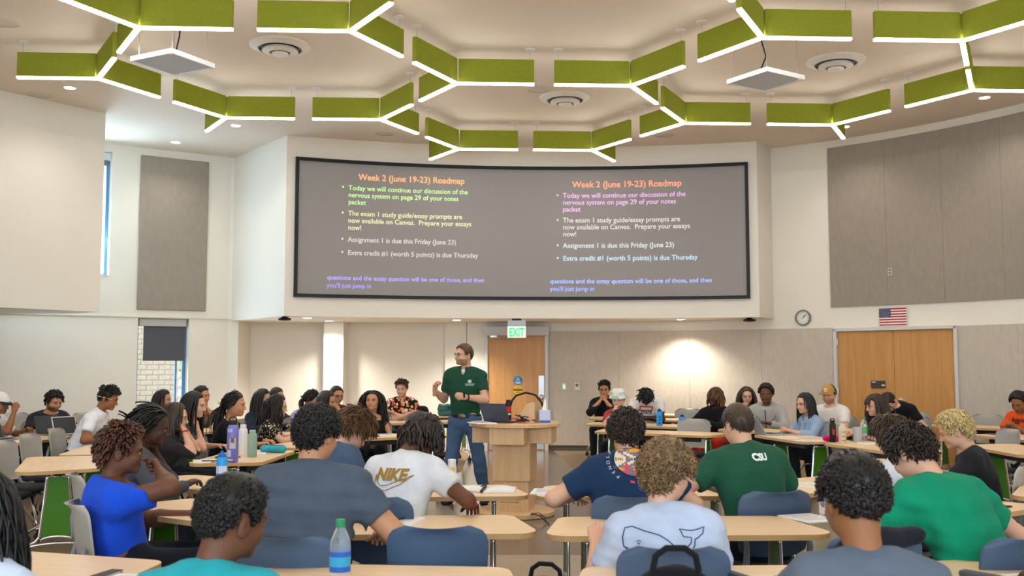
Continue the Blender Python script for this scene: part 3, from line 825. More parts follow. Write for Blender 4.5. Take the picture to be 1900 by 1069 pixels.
# ------------------------------------------------------------------ windows
M_GLASS=mat('window_glass',(.9,.96,1),.02,trans=1,spec=.3,ior=1.02)
M_ALU=plain('5a8fb8',.4,metal=.2)
for i,(s0,s1,z0,z1) in enumerate(holes):
    wn=bpy.data.objects.new('window_%d'%(i+1),None);link(wn);struct(wn)
    def seg_(name,s,off,z,ds,do,dz,mt):
        p=wl(s,off);return MB().box((p[0],p[1],z),(ds,do,dz),rzw).build(name,mt,wn)
    seg_('glass',(s0+s1)/2,.22,(z0+z1)/2,s1-s0-.02,.008,z1-z0-.02,M_GLASS)
    for s in(s0+.025,s1-.025):seg_('window_frame',s,.22,(z0+z1)/2,.05,.06,z1-z0,M_ALU)
    for z in(z0+.025,z1-.025):seg_('window_frame',(s0+s1)/2,.22,z,s1-s0,.06,.05,M_ALU)
    seg_('mullion',s0+.16,.22,(z0+z1)/2,.03,.05,z1-z0-.1,M_ALU)
    seg_('window_sill',(s0+s1)/2,.08,z0+.01,s1-s0+.0,.2,.02,M_LEDGE)
for i,(x0,x1) in enumerate(((3.5,6.9),(-1.7,1.7),(-6.9,-3.5))):  # assumed rear windows, unseen, for the bluish daylight on the nearest backs
    wn=bpy.data.objects.new('window_%d'%(i+3),None);link(wn);struct(wn)
    for x in(x0+.03,(x0+x1)/2,x1-.03):MB().box((x,-3.12,2.6),(.06,.06,2.6)).build('window_frame',M_ALU,wn)
    for z in(1.33,3.87):MB().box(((x0+x1)/2,-3.12,z),(x1-x0,.06,.06)).build('window_frame',M_ALU,wn)
# roller blind half down in the low window, with its headbox
t=thing('roller_blind','dark grey roller blind half lowered over the low window','blind',tuple(wl(1.17,.10))+(0,),rzw)
MB().box((0,0,2.305),(.80,.12,.13),bev=.01).build('headbox',plain('b9b6b0',.6),t)
MB().box((.03,-.02,1.945),(.70,.006,.60)).build('shade',plain('55565c',.85),t)
MB().tube([(-.32,-.02,1.648),(.38,-.02,1.648)],.009,8).build('hem_bar',plain('55565c',.6),t)
t=thing('roller_blind','pale rolled up blind box at the top of the tall window','blind',tuple(wl(2.5,.10))+(0,),rzw)
MB().box((0,0,5.13),(.80,.12,.13),bev=.01).build('headbox',plain('c9d6da',.6),t)
MB().box((0,-.02,5.02),(.70,.006,.10)).build('shade',plain('6a7078',.85),t)
# outside: brick pier and a tree, seen through the low window
t=thing('brick_pier','pale brick pier standing outside the low window','pier',(-6.95,19.35,0),rzw)
bk=MB().box((0,0,0),(.215,.30,.085),bev=.006);me=mesh('brick',bk.V,bk.F,mat('brick',lin('cdbfb0'),.9,bump=.4,bscale=60,var=.12,vscale=9),False)
MB().box((0,.02,1.5),(.9,.30,3.0)).build('mortar',plain('cfc5b8',.95),t)
for r in range(30):
    for q in range(4):
        x=-.335+q*.225+(.11 if r%2 else 0)-.05
        if abs(x)<.42:obj('brick',me,t,(x,-.0,.05+r*.098))
t=thing('young_tree','sunlit leafy tree standing outside the low window','tree',(-7.3,23.2,0))
MB().tube([(0,0,0),(.05,0,1.2),(0,.05,2.2)],[.09,.07,.05],8).build('trunk',plain('6b5745',.9),t,True)
rng=np.random.RandomState(5);n=900;P=rng.normal(size=(n,3));P/=np.linalg.norm(P,axis=1)[:,None];P=P*(rng.rand(n)**.4)[:,None]*np.array([1.3,1.3,1.2])+np.array([0,0,2.5])
V=[];F=[]
for p in P:
    a,b2=rng.normal(size=3)*.09,rng.normal(size=3)*.09;k_=len(V);V+=[p-a,p+b2,p+a,p-b2];F.append((k_,k_+1,k_+2,k_+3))
o=obj('foliage',mesh('foliage',[tuple(v) for v in V],F,plain('a9cf8a',.8),False),t);o['kind']='stuff'
struct(MB().box((-9,26,-.15),(30,22,.2)).build('ground_outside',plain('c8c4ba',.95)))
# ------------------------------------------------------------------ acoustic panels
def arc_panels(label,splits,z0,z1,mtl,gap=.0015):
    t=thing('acoustic_wall_panel',label,'wall panel',arcp((splits[0]+splits[-1])/2)+(0,))
    for a,b3 in zip(splits[:-1],splits[1:]):
        b=MB();g=degrees(gap/RR);arc_strip(b,max(a,b3)-g,min(a,b3)+g,z0,z1,RR+.005,RR-.035,n=4)
        o=b.build('panel',mtl,t);autosmooth(o.data);o.location=(-t.location.x,-t.location.y,0)
    return t
arc_panels('large grey fabric acoustic panel high on the curved wall above the double doors',[50.9,44.36,38.08,31.63,25.2,18.8],2.528,5.21,M_FABRIC)
arc_panels('grey fabric wall panelling between exit door and double doors, scalloped by a downlight',[85.3,76.6,67.9,59.2,50.75],.10,2.185,M_FABRIC2)
arc_panels('grey fabric wall panelling beside the double doors, behind the orange tee',[36.9,30.5,24.,17.5],.10,2.16,M_FABRIC2)
t=thing('acoustic_wall_panel','tall narrow grey acoustic panel above the low window','wall panel',tuple(wl(1.05,-.02))+(0,),rzw)
MB().box((0,0,3.86),(1.17,.04,2.68),bev=.008).build('panel',M_FABRIC,t)
# ------------------------------------------------------------------ projection screen
t=thing('projection_screen','wide curved projection screen in a black frame showing two slides','screen',(0,0,0))
def sband(name,t0,t1,z0,z1,off0,off1,mt,n=48):
    V=[];F=[]
    for i in range(n+1):
        u=t0+(t1-t0)*i/n
        for of,z in((off0,z0),(off1,z0),(off1,z1),(off0,z1)):p=scr(u,of);V.append((p[0],p[1],z))
    for i in range(n):
        for j in range(4):a,c=i*4+j,i*4+(j+1)%4;F.append((a,a+4,c+4,c))
    F+=[(0,1,2,3),(n*4,n*4+3,n*4+2,n*4+1)]
    o=obj(name,mesh(name,V,F,mt,False),t);autosmooth(o.data);return o
M_SCREEN=mat('screen_vinyl',lin('96918f'),.75,spec=.25,emit=lin('8a8484'),estr=.035)
ST0,ST1,SZ0,SZ1=.018,.982,2.675,4.985
surf=sband('screen_surface',ST0,ST1,SZ0+.04,SZ1-.04,.0,.03,M_SCREEN)
fw=.055/SCL
sband('frame_bar',ST0,ST1,SZ0,SZ0+.055,.0,.06,M_BLACK);sband('frame_bar',ST0,ST1,SZ1-.055,SZ1,.0,.06,M_BLACK)
sband('frame_bar',ST0,ST0+fw,SZ0+.055,SZ1-.055,.0,.06,M_BLACK,2);sband('frame_bar',ST1-fw,ST1,SZ0+.055,SZ1-.055,.0,.06,M_BLACK,2)
def slide_text(s,x,z,size,col,align='LEFT',sx=1.):
    V,F=text2d(s,size,align,bold=size*.012);c=lin(col)
    mt=_mc.setdefault(('slide',col),mat('slide_'+col,c,.8,emit=c,estr=SLIDE))
    P=[]
    for a,b4 in V:
        q=scr((x+a*sx)/SCL,.032);P.append((q[0],q[1],z+b4))
    obj('slide_text',mesh('slide_text',P,F,mt,False),surf)
def bullet(x,z,col):
    c=lin(col);mt=_mc.setdefault(('slide',col),mat('slide_'+col,c,.8,emit=c,estr=SLIDE))
    P=[]
    for i in range(8):q=scr((x+.018*cos(i*pi/4))/SCL,.032);P.append((q[0],q[1],z+.018*sin(i*pi/4)))
    obj('slide_text',mesh('slide_bullet',P,[tuple(range(8))],mt,False),surf)
def slide(x0,dz,cols,ks):
    k=.98
    slide_text('Week 2 (June 19-23) Roadmap',x0+.20,4.665+dz,.178*ks,cols[0],sx=k)
    L=[(4.485,'Today we will continue our discussion of the',1,1),(4.365,'nervous system on page 29 of your notes',0,1),(4.245,'packet',0,1),
       (4.055,'The exam 1 study guide/essay prompts are',1,2),(3.935,'now available on Canvas.  Prepare your essays',0,2),(3.815,'now!',0,2),
       (3.615,'Assignment 1 is due this Friday (June 23)',1,3),(3.395,'Extra credit #1 (worth 5 points) is due Thursday',1,4)]
    for z,s,bu,ci in L:
        slide_text(s,x0+.035,z+dz,.140*ks,cols[ci],sx=k*.985)
        if bu:bullet(x0-.055,z+.045+dz,cols[ci])
    slide_text('questions and the essay question will be one of those, and then',x0+cols[7],2.975+dz*.3,.128*ks,cols[5],sx=k)
    slide_text("you'll just jump in",x0+cols[7],2.845+dz*.3,.128*ks,cols[6],sx=k)
slide(.985,0,('ffb27a','b7e39a','d3d3a6','cdc3bd','cabfc2','a99cf5','9d94f5',-.30),.825)
slide(4.66,-.04,('ff9f80','d9a8d9','cdc4c4','c8cfd2','b3d3e6','9db4ff','98aaff',-.19),.855)
# ------------------------------------------------------------------ doors
def arc_at(ph,off=0):
    x,y=arcp(ph,RR-off);return (x,y),radians(ph-90)
t=bpy.data.objects.new('door_1',None);link(t);struct(t);t.location=(.08,18.40,0)
MB().box((0,.0,1.06),(1.05,.05,2.11)).build('door_leaf',M_OAK,t)
for s in(-1,1):MB().box((s*.555,-.01,1.08),(.06,.12,2.17),bev=.006).build('door_frame',M_FRAME,t)
MB().box((0,-.01,2.14),(1.17,.12,.06),bev=.006).build('door_frame',M_FRAME,t)
MB().box((0,-.09,2.19),(1.20,.16,.17),bev=.01).build('operator_box',plain('c6c5c3',.5,metal=.1),t)
cl=MB();cl.box((-.42,-.12,2.09),(.12,.05,.035));cl.tube([(-.42,-.13,2.07),(-.3,-.2,2.06),(-.08,-.12,2.05)],.012,6);cl.build('closer_arm',M_STEEL,t)
MB().box((.46,-.03,1.16),(.10,.012,.42)).build('push_plate',M_STEEL,t)
MB().lathe([(.04,0),(.045,.01),(.03,.03),(.02,.06)],n=16).xf(np.array([[1,0,0,.46],[0,0,-1,-.03],[0,1,0,.98],[0,0,0,1]])).build('lock_knob',M_STEEL,t,True)
MB().box((0,-.028,.15),(1.0,.006,.25)).build('kick_plate',M_STEEL,t)
def disc(name,c,r,mt,par,n=28,y=0,th=.004):
    b=MB();b.lathe([(r,0),(r,th)],n=n);b.xf(np.array([[1,0,0,c[0]],[0,0,-1,y],[0,1,0,c[1]],[0,0,0,1]]));return b.build(name,mt,par,True)
def flat_text(s,size,c,y,mt,par,name='lettering',**k):
    V,F=text2d(s,size,'CENTER',**k);return obj(name,mesh(name,[(c[0]+a,y,c[1]+b5) for a,b5 in V],F,mt,False),par)
st=thing('door_sticker','round blue accessible door sticker with white wheelchair sign','sticker',(.11,18.372,1.28))
disc('disc',(0,0),.085,plain('2f79b5',.5),st,y=0)
wc=MB()
for a,b6 in(((-.004,.055),(-.004,.02)),((-.004,.02),(.022,.02)),((.022,.02),(.03,-.012)),((-.004,.04),(.018,.04))):wc.tube([(a[0],-.006,a[1]),(b6[0],-.006,b6[1])],.005,6)
wc.tube([(-.006+.022*cos(q),-.006,.008+.022*sin(q)) for q in np.linspace(1.6,5.6,12)],.004,6);wc.tube([(-.004,-.006,.066),(-.004,-.0065,.068)],.009,8);wc.build('wheelchair_symbol',M_WHITE,st)
b=MB();b.box((0,-.006,-.034),(.11,.003,.012));b.box((0,-.006,-.054),(.08,.003,.010));b.build('printed_line',M_WHITE,st)
st=thing('door_sticker','round yellow automatic door sticker with black band','sticker',(.11,18.372,1.11))
disc('disc',(0,0),.085,plain('e3b51d',.5),st)
MB().box((0,-.006,0),(.165,.003,.03)).build('band',M_BLACK,st)
flat_text('AUTOMATIC DOOR',.017,(0,-.006),-.009,plain('e3b51d',.5),st);flat_text('CAUTION',.016,(0,.03),-.006,M_BLACK,st);b=MB();b.box((0,-.006,-.04),(.07,.003,.010));b.build('printed_line',M_BLACK,st)
t=bpy.data.objects.new('door_2',None);link(t);struct(t);(x_,y_),r_=arc_at(43.7,.0);t.location=(x_,y_,0);t.rotation_euler=(0,0,r_)
for s in(-1,1):
    lf=MB().box((s*.478,-.06,1.06),(.95,.05,2.11)).build('door_leaf',M_OAK,t)
    MB().box((s*.985,-.06,1.08),(.055,.16,2.17),bev=.006).build('door_frame',M_FRAME,t)
    for z in(.3,1.15,1.95):MB().tube([(s*.955,-.10,z-.05),(s*.955,-.10,z+.05)],.012,8).build('hinge',M_STEEL,t)
MB().box((0,-.06,2.145),(2.02,.16,.055),bev=.006).build('door_frame',M_FRAME,t)
hb=MB();hb.lathe([(.034,0),(.034,.012),(.014,.016),(.014,.05)],n=16);hb.xf(np.array([[1,0,0,.09],[0,0,-1,-.085],[0,1,0,1.02],[0,0,0,1]]));hb.tube([(.09,-.135,1.02),(.13,-.14,1.02),(.20,-.135,1.015)],.011,8);hb.build('door_handle',M_STEEL,t,True)
# ------------------------------------------------------------------ things on the walls
def wall_thing(name,label,cat,ph,z,off=0,group=None):
    (x,y),r=arc_at(ph,off);return thing(name,label,cat,(x,y,z),r,group)
t=wall_thing('room_sign','small dark room sign on the oak double doors','sign',45.55,1.257,.092)
MB().box((0,0,0),(.235,.008,.12)).build('plate',plain('45423e',.5),t)
b=MB();b.box((-.07,-.005,.038),(.06,.003,.014));b.box((.085,-.005,-.01),(.05,.003,.024));b.build('printed_line',M_WHITE,t)
t=thing('room_sign','small dark room sign on the pillar beside the exit door','sign',(-.70,18.44,1.49))
MB().box((0,0,0),(.17,.01,.16)).build('plate',plain('3a3b3a',.5),t);b=MB();b.box((0,-.006,.03),(.12,.003,.02));b.box((.02,-.006,-.02),(.08,.003,.014));b.build('printed_line',M_WHITE,t)
t=wall_thing('wall_clock','round wall clock with white dial and grey rim','clock',54.19,2.366,.0)
b=MB();b.lathe([(.125,0),(.135,.015),(.13,.045),(.112,.045),(.110,.03)],n=36,cap=False);b.xf(np.array([[1,0,0,0],[0,0,-1,0],[0,1,0,0],[0,0,0,1]]));b.build('rim',plain('77756f',.35,metal=.4),t,True)
disc('dial',(0,0),.115,plain('e9e6df',.6),t,36,y=-.0,th=.026)
b=MB()
for i in range(12):a=i*pi/6;b.box((.092*sin(a),-.029,.092*cos(a)),(.006,.003,.020),R=Ry(a))
b.build('hour_mark',M_DARK,t)
for a,l,w_ in((radians(42),.052,.009),(radians(45+6),.080,.006)):
    b=MB();b.tube([(-.012*sin(a),-.033,-.012*cos(a)),(l*sin(a),-.033,l*cos(a))],w_/2,6);b.build('clock_hand',M_BLACK,t)
t=wall_thing('framed_flag','framed flag with red and white stripes and a starry blue field','flag',43.9,2.335,.0)
fwid,fh=.45,.275
b=MB()
for s in(-1,1):b.box((s*(fwid/2+.008),-.015,0),(.016,.03,fh+.032));b.box((0,-.015,s*(fh/2+.008)),(fwid,.03,.016))
b.build('frame',plain('d9d2c4',.5),t)
for i in range(13):MB().box((0,-.012,fh/2-fh/13*(i+.5)),(fwid,.02,fh/13-.0008)).build('stripe',plain('b02a3a' if i%2==0 else 'efe9e2',.7),t)
can=MB().box((-fwid/2+.095,-.014,fh/2-fh/13*3.5),(.19,.022,fh/13*7)).build('canton',plain('2c3563',.7),t)
b=MB()
for i in range(9):
    for j in range(6 if i%2==0 else 5):
        x=-fwid/2+.018+j*.031+(0 if i%2==0 else .0155);z=fh/2-.014-i*.0150
        pts=[(x+(.0065 if q%2==0 else .0026)*sin(q*pi/5),-.0262,z+(.0065 if q%2==0 else .0026)*cos(q*pi/5)) for q in range(10)];b.add(pts,[tuple(range(10))])
b.build('stars',plain('f2f0ee',.7),can)
t=wall_thing('outlet_plate','small outlet plate high on the grey fabric panel','outlet',44.04,3.06,.035);MB().box((0,-.004,0),(.075,.008,.12),bev=.003).build('plate',plain('b5b5a8',.5),t)
b=MB();b.box((0,-.009,.025),(.035,.004,.03));b.box((0,-.009,-.025),(.035,.004,.03));b.build('socket',plain('7e7e76',.5),t)
t=wall_thing('light_switch','light switch with glowing green face on the grey wall panel','switch',83.46,1.172,.036);MB().box((0,-.006,0),(.075,.012,.12),bev=.003).build('plate',M_WHITE,t)
MB().box((0,-.013,-.005),(.035,.004,.07)).build('rocker',mat('switch_glow',lin('b9e8c4'),.4,emit=lin('9fe8b4'),estr=.5),t)
t=wall_thing('thermostat','white thermostat with dark display on the grey wall panel','thermostat',81.84,1.172,.036);MB().box((0,-.012,0),(.09,.024,.14),bev=.006).build('case',M_WHITE,t)
MB().box((0,-.0255,.025),(.05,.003,.055)).build('display',plain('5c6350',.3),t)
# exit sign on its bracket under the soffit
t=thing('exit_sign','lit exit sign with green letters hanging over the exit door','exit sign',(.08,17.05,2.155))
MB().box((0,0,.19),(.16,.06,.03)).build('mount',M_BLACK,t);MB().box((0,0,.125),(.31,.05,.10)).build('canopy',plain('a5a7a8',.4,metal=.3),t)
MB().box((0,0,-.025),(.32,.045,.20),bev=.006).build('panel',mat('exit_panel',lin('e2ddd4'),.4,emit=lin('f0e8dd'),estr=.30),t)
V,F=text2d('EXIT',.205,'CENTER',bold=.006);obj('lettering',mesh('lettering',[(a*.62,-.026,-.098+b7) for a,b7 in V],F,mat('exit_green',lin('0fbf6f'),.4,emit=lin('18d07c'),estr=.9),False),t)
# soffit cameras
for i,(x,y,l) in enumerate(((-3.74,16.35,'flat black camera under the bulkhead corner over the tan wall'),(4.0,16.75,'flat black camera under the bulkhead corner by the clock'))):
    t=thing('soffit_camera',l,'camera',(x,y,SOF));MB().lathe([(.02,-.07),(.10,-.06),(.11,-.035),(.05,-.012),(.04,0)],n=20).build('housing',M_BLACK,t,True);MB().box((0,-.06,-.052),(.16,.06,.02)).build('visor',M_DARK,t)
# ------------------------------------------------------------------ ceiling lights
M_FELT=mat('green_felt',lin('8d9330'),.95,bump=.5,bscale=180,var=.07,vscale=60,spec=.1)
M_LED=mat('led_diffuser',(1,1,1),.5,emit=(1.,.967,.92),estr=LED)
LZ=4.90;AL=.925;AH=.305;AT=.052
armf=MB();armf.box((AL/2+.012,0,LZ+AH/2+.012),(AL-.024,AT,AH-.02),bev=.004)
me_felt=mesh('felt_baffle',armf.V,armf.F,M_FELT,False)
arml=MB();arml.box((AL/2,0,LZ+.011),(AL,AT*.92,.022));me_led=mesh('led_strip',arml.V,arml.F,M_LED,False)
wr=MB();wr.tube([(AL-.05,0,LZ+AH),(AL-.05,0,CEIL-.02)],.003,5);me_wire=mesh('suspension_wire',wr.V,wr.F,M_STEEL,False)
cn=MB();cn.lathe([(.055,-.012),(.06,-.006),(.06,0)],c=(AL-.05,0,CEIL),n=16);me_can=mesh('ceiling_canopy',cn.V,cn.F,plain('ebe5dc',.6),False)
E_=2.0921;OX,OY,ROT=-.8334,15.2271,.0478
def lattice(t,i,j):
    x=1.5*E_*(i+j)+(E_ if t=='B' else 0);y=sqrt(3)/2*E_*(i-j);return OX+cos(ROT)*x-sin(ROT)*y,OY+sin(ROT)*x+cos(ROT)*y
nodes=[]
for t in'AB':
    for i in range(-6,3):
        for j in range(-3,7):
            x,y=lattice(t,i,j)
            if hypot(x/6.15,(y-9.0)/6.7)<1.06 and y>3.4:nodes.append((x,y,t))
nodes=[q for q in nodes]
def in_picture(x,y,z):
    "does a point of the room fall inside the photograph's frame"
    th=atan(141.5/1845);d=y*cos(th)+(z-1.58)*sin(th);u=(z-1.58)*cos(th)-y*sin(th)
    return d>.1 and abs(x/d)<950/1845 and abs(u/d)<534.5/1845
for x,y,t in nodes:
    a0_=ROT+(0 if t=='A' else pi)
    seen=any(in_picture(x+l*cos(a0_+k_*2*pi/3),y+l*sin(a0_+k_*2*pi/3),LZ) for k_ in range(3) for l in np.linspace(0,AL,8))
    sfx='' if seen else '_offscreen'
    r=thing('pendant_light'+sfx,'green felt three-armed pendant light with glowing lower edges','pendant light',(x,y,0),ROT+(0 if t=='A' else pi),'green honeycomb pendant lights')
    for k_ in range(3):
        for nm,me in(('felt_baffle',me_felt),('led_strip',me_led),('suspension_wire',me_wire),('ceiling_canopy',me_can)):
            obj(nm+(sfx if nm=='led_strip' else ''),me,r,(0,0,0),k_*2*pi/3)
# ceiling microphone panels
def tile(label,c,rz,s=.60):
    t=thing('ceiling_microphone_tile',label,'ceiling tile',(c[0],c[1],4.76),rz)
    MB().box((0,0,0),(s-.03,s-.03,.035)).build('grille',plain('cfd2da',.7),t)
    b=MB()
    for a in(-1,1):b.box((a*(s/2-.01),0,.0),(.02,s,.05));b.box((0,a*(s/2-.01),0),(s-.04,.02,.05))
    b.build('frame',plain('e8e8ea',.5),t)
    for a in(-1,1):
        for b8 in(-1,1):MB().tube([(a*.24,b8*.24,.02),(a*.24,b8*.24,CEIL-4.76)],.0025,5).build('suspension_wire',M_STEEL,t)
    MB().tube([(0,.05,.02),(-.02,.05,.12),(.05,.03,.28),(.03,.06,.42),(-.05,.05,CEIL-4.76)],.009,6).build('cable',M_DARK,t,True)
    MB().box((s/2-.05,-s/2+.035,-.019),(.03,.015,.004)).build('indicator_lamp',mat('red_led',lin('ff6a4a'),.4,emit=lin('ff5a3a'),estr=2),t)
tile('white square microphone tile hanging between the left pendants near the tall window',(-3.58,10.29),radians(-28))
tile('white square microphone tile hanging among pendants on the clock side',(2.84,10.93),radians(33))
# round diffusers
for (x,y),l in zip(((-2.74,11.5),(.75,13.8),(4.02,12.1)),('round white air diffuser between pendants over the student tables','round white air diffuser over the podium end of the room','round white air diffuser near the curved wall with the flag')):
    t=thing('air_diffuser',l,'air vent',(x,y,CEIL))
    b=MB();b.lathe([(.36,0),(.355,-.02),(.27,-.055),(.25,-.05)],n=36,cap=False);b.build('outer_ring',plain('e6e0d8',.5),t,True)
    b=MB();b.lathe([(.245,-.035),(.235,-.012)],n=32);b.build('throat',plain('4a4c50',.6),t,True)
    b=MB();b.lathe([(.20,-.05),(.21,-.075),(.13,-.10),(.12,-.09)],n=32,cap=False);b.build('inner_ring',plain('e6e0d8',.5),t,True)
    b=MB();b.lathe([(.0,-.125),(.09,-.12),(.10,-.10),(.05,-.07)],n=28);b.build('centre_cone',plain('e6e0d8',.5),t,True)
for (x,y) in((-6.59,13.64),(-5.6,10.7),(-2.06,13.8),(-2.07,15.98),(2.5,16.09),(.37,13.37)):
    t=thing('ceiling_speaker','flush round white speaker grille in the ceiling','speaker',(x,y,CEIL),0,'flush ceiling speakers')
    MB().lathe([(.15,-.006),(.16,0)],n=28).build('grille',plain('d5cabc',.8),t,True);MB().lathe([(.16,-.008),(.17,0)],n=28,cap=False).build('ring',plain('dcd2c6',.6),t,True)
M_DL=mat('downlight_lens',(1,1,1),.5,emit=(1,.96,.9),estr=14)
def downlight(x,y,z,label,group,power,col=(1,.93,.82),size=2.2,blend=.8,emitm=None):
    t=thing('downlight',label,'downlight',(x,y,z),0,group)
    MB().lathe([(.075,-.006),(.085,0)],n=24,cap=False).build('trim_ring',plain('f0ece6',.5),t,True);MB().lathe([(.07,-.004),(.07,-.001)],n=24).build('lens',M_DL,t,True)
    if power:
        l=bpy.data.lights.new('downlight_lamp','SPOT');l.energy=power;l.color=col;l.spot_size=size;l.spot_blend=blend;l.shadow_soft_size=.05
        o=bpy.data.objects.new('downlight_lamp',l);COL.objects.link(o);o.parent=t;o.location=(0,0,-.03)
for (x,y) in((-6.03,13.31),(-4.36,15.46),(-5.71,16.65),(5.28,15.54),(6.68,13.81)):downlight(x,y,CEIL,'small recessed round downlight in the high ceiling','recessed ceiling downlights',P_DL)
for (x,y) in((-3.45,16.75),(-3.30,17.95),(-.98,17.6),(2.95,17.35)):downlight(x,y,SOF,'small recessed downlight under the screen bulkhead','bulkhead downlights',P_SOF)
# ------------------------------------------------------------------ tables
M_GREEN=mat('green_panel',lin('3f7a0e'),.45,alpha=1,spec=.4)
TZ=.74
def round_poly(P,r,n=6):
    out=[];k=len(P)
    for i in range(k):
        p=np.array(P[i],float);a=np.array(P[i-1],float)-p;b=np.array(P[(i+1)%k],float)-p
        la,lb=np.linalg.norm(a),np.linalg.norm(b);a/=la;b/=lb
        ang=acos(np.clip(a@b,-1,1));ri=r[i] if hasattr(r,'__len__') else r
        t=min(ri/tan(ang/2),la*.48,lb*.48);rr=t*tan(ang/2);c=p+nrm(np.r_[a+b,0])[:2]*rr/sin(ang/2)
        p0,p1=p+a*t,p+b*t;a0=atan2(*(p0-c)[::-1]);a1=atan2(*(p1-c)[::-1]);d=(a1-a0+pi)%(2*pi)-pi
        out+=[tuple(c+rr*np.array([cos(a0+d*q/n),sin(a0+d*q/n)])) for q in range(n+1)]
    return out
def leg_meshes():
    # one end frame, at the origin, spread along local Y
    b=MB();b.add([(0,-.075,.66),(0,.075,.66),(0,.118,.20),(0,-.118,.20)],[(0,1,2,3)])
    V=[(x,y,z) for x in(-.004,.004) for y,z in((-.072,.665),(.072,.665),(.112,.20),(-.112,.20))]
    pan=mesh('green_panel',V,[(0,1,2,3),(7,6,5,4),(0,4,5,1),(1,5,6,2),(2,6,7,3),(3,7,4,0)],M_GREEN,False)
    f=MB()
    for s in(-1,1):f.tube([(0,s*.078,.70),(0,s*.080,.66),(0,s*.122,.20),(0,s*.150,.165),(0,s*.27,.095)],.0125,8)
    f.tube([(0,-.078,.675),(0,.078,.675)],.010,8)
    f.tube([(0,.118*cos(q),.165+.035*sin(q)) for q in np.linspace(.1,pi-.1,9)],.010,8)
    f.tube([(0,.27*cos(q),.085+.06*sin(q)) for q in np.linspace(.05,pi-.05,11)],.010,8)
    fr=mesh('end_frame',f.V,f.F,M_METAL,True)
    c=MB();c.tube([(-.013,0,.035),(-.004,0,.035)],.035,14);c.tube([(.004,0,.035),(.013,0,.035)],.035,14);c.tube([(0,0,.06),(0,0,.095)],.012,8)
    ca=mesh('caster',c.V,c.F,M_DARK,False)
    return pan,fr,ca
ME_PAN,ME_FRAME,ME_CAST=leg_meshes()
TABLES={}
def table(key,cx,cy,ang,ln,label,dp=.62,group=None):
    "angle of the long side; students sit on the local -Y side when flip is 0"
    t=thing('classroom_table',label,'table',(cx,cy,0),radians(ang),group)
    h,d=ln/2,dp/2
    pl=round_poly([(-h,-d),(h,-d),(h-.13,d),(-h+.13,d)],[.11,.11,.09,.09])
    b=MB();b.prism(pl,TZ-.028,TZ);top=b.build('table_top',M_BEECH,t)
    top.data.materials.append(M_EDGE)
    for p in top.data.polygons:
        if abs(p.normal.z)<.5:p.material_index=1
    rl=MB();rl.box((0,0,TZ-.045),(ln-.42,.05,.034));rl.box((0,.16,TZ-.06),(ln-.55,.03,.06));rl.build('under_rail',M_DARK,t)
    for s in(-1,1):
        f=obj('end_frame',ME_FRAME,t,(s*(h-.24),0,0));obj('green_panel',ME_PAN,f)
        for q in(-1,1):obj('caster',ME_CAST,f,(0,q*.28,0),pi/2*.3)
    TABLES[key]=t;return t
TB=[('T1L',-.62,6.70,3,1.48,'wooden table holding the open spiral notebook and iced tea'),
('T1R',.86,6.72,3,1.48,'wooden table in front of the navy tee with round emblem'),
('T1R2',2.20,7.12,35,1.40,'slanting wooden table beside the dark green polo'),
('T1L2',-2.12,7.12,-32,1.40,'wooden table under the elbow of the grey long sleeves'),
('T2L',-.60,5.31,2,1.48,'wooden table with the empty slate blue chair pushed in'),
('T2R',.88,5.28,2,1.48,'wooden table in front of the whale tee'),
('T2R2',2.42,5.85,33,1.48,'wooden table holding the water bottle with blue cap'),
('T2R3',3.74,6.74,58,1.30,'wooden table with a bare forearm resting on its far end'),
('T2L2',-1.82,5.86,-33,1.10,'wooden table in front of the royal blue tee'),
('T3L',-.66,3.95,-5,1.50,'wooden table holding the green-capped water bottle'),
('T3L2',-2.14,4.22,-17,1.45,'wooden table below the royal blue tee, papers on it'),
('T3R',.92,3.93,2,1.48,'wooden table behind the black backpack'),
('T3R2',2.32,4.12,11,1.30,'wooden table with dark binder beside the slate blue chair'),
('T1R3',3.02,8.45,62,1.30,'wooden table in front of the bleached curls'),
('LA',-3.85,8.58,-68,1.45,'empty wooden table with green end panel facing the aisle'),
('LB',-4.02,9.95,-80,1.30,'empty wooden table just beyond the bare one with green leg'),
('LC',-4.02,11.25,-95,1.20,'wooden table in front of the white polo with pencil'),
('LL',-5.48,11.35,-100,1.50,'wooden table with laptops near the windows'),
('LP',-2.44,9.22,-92,1.45,'wooden table holding the purple water bottle'),
('F1',-2.14,10.72,-104,1.35,'wooden table holding the teal pencil case'),
('L1',-1.40,11.85,207,1.40,'wooden table in front of the black tube top'),
('M1',-2.62,12.22,221,1.20,'wooden table behind the floral blouse'),
('M2',-3.85,12.95,236,1.20,'wooden table by the low window'),
('L2',-1.36,14.72,202,1.40,'wooden table in front of the bright floral shirt'),
('L3',-1.22,16.45,200,1.40,'wooden table behind the bright floral shirt, bags on it'),
('R1',1.82,12.44,150,1.75,'foremost wooden table of the rows facing the podium from the grey wall'),
('R2',1.80,13.98,152,1.70,'wooden table with head-bowed white tee and blue bottle'),
('R3',1.96,15.57,155,1.70,'wooden table in front of the black hoodie with glasses'),
('R4',2.25,16.95,157,1.90,'hindmost wooden table close to the grey wall panels'),
('E0',3.15,12.85,130,1.10,'wooden table in front of the grey zip hoodie'),
('D1',3.30,11.50,104,1.35,'wooden table under the denim jacket sleeves'),
('D2',3.76,10.28,104.5,1.35,'wooden table holding the speckled tumbler and pink pouch'),
('E1',4.45,12.55,118,1.15,'wooden table in front of the tan cap'),
('G1',5.02,9.92,90,1.45,'empty wooden table near the blond curls'),
('G2',5.90,11.55,102,1.30,'wooden table in front of the orange tee'),
('G3',6.25,13.6,135,1.25,'wooden table by the double doors with empty chair behind')]
for a in TB:table(*a,group='classroom tables')
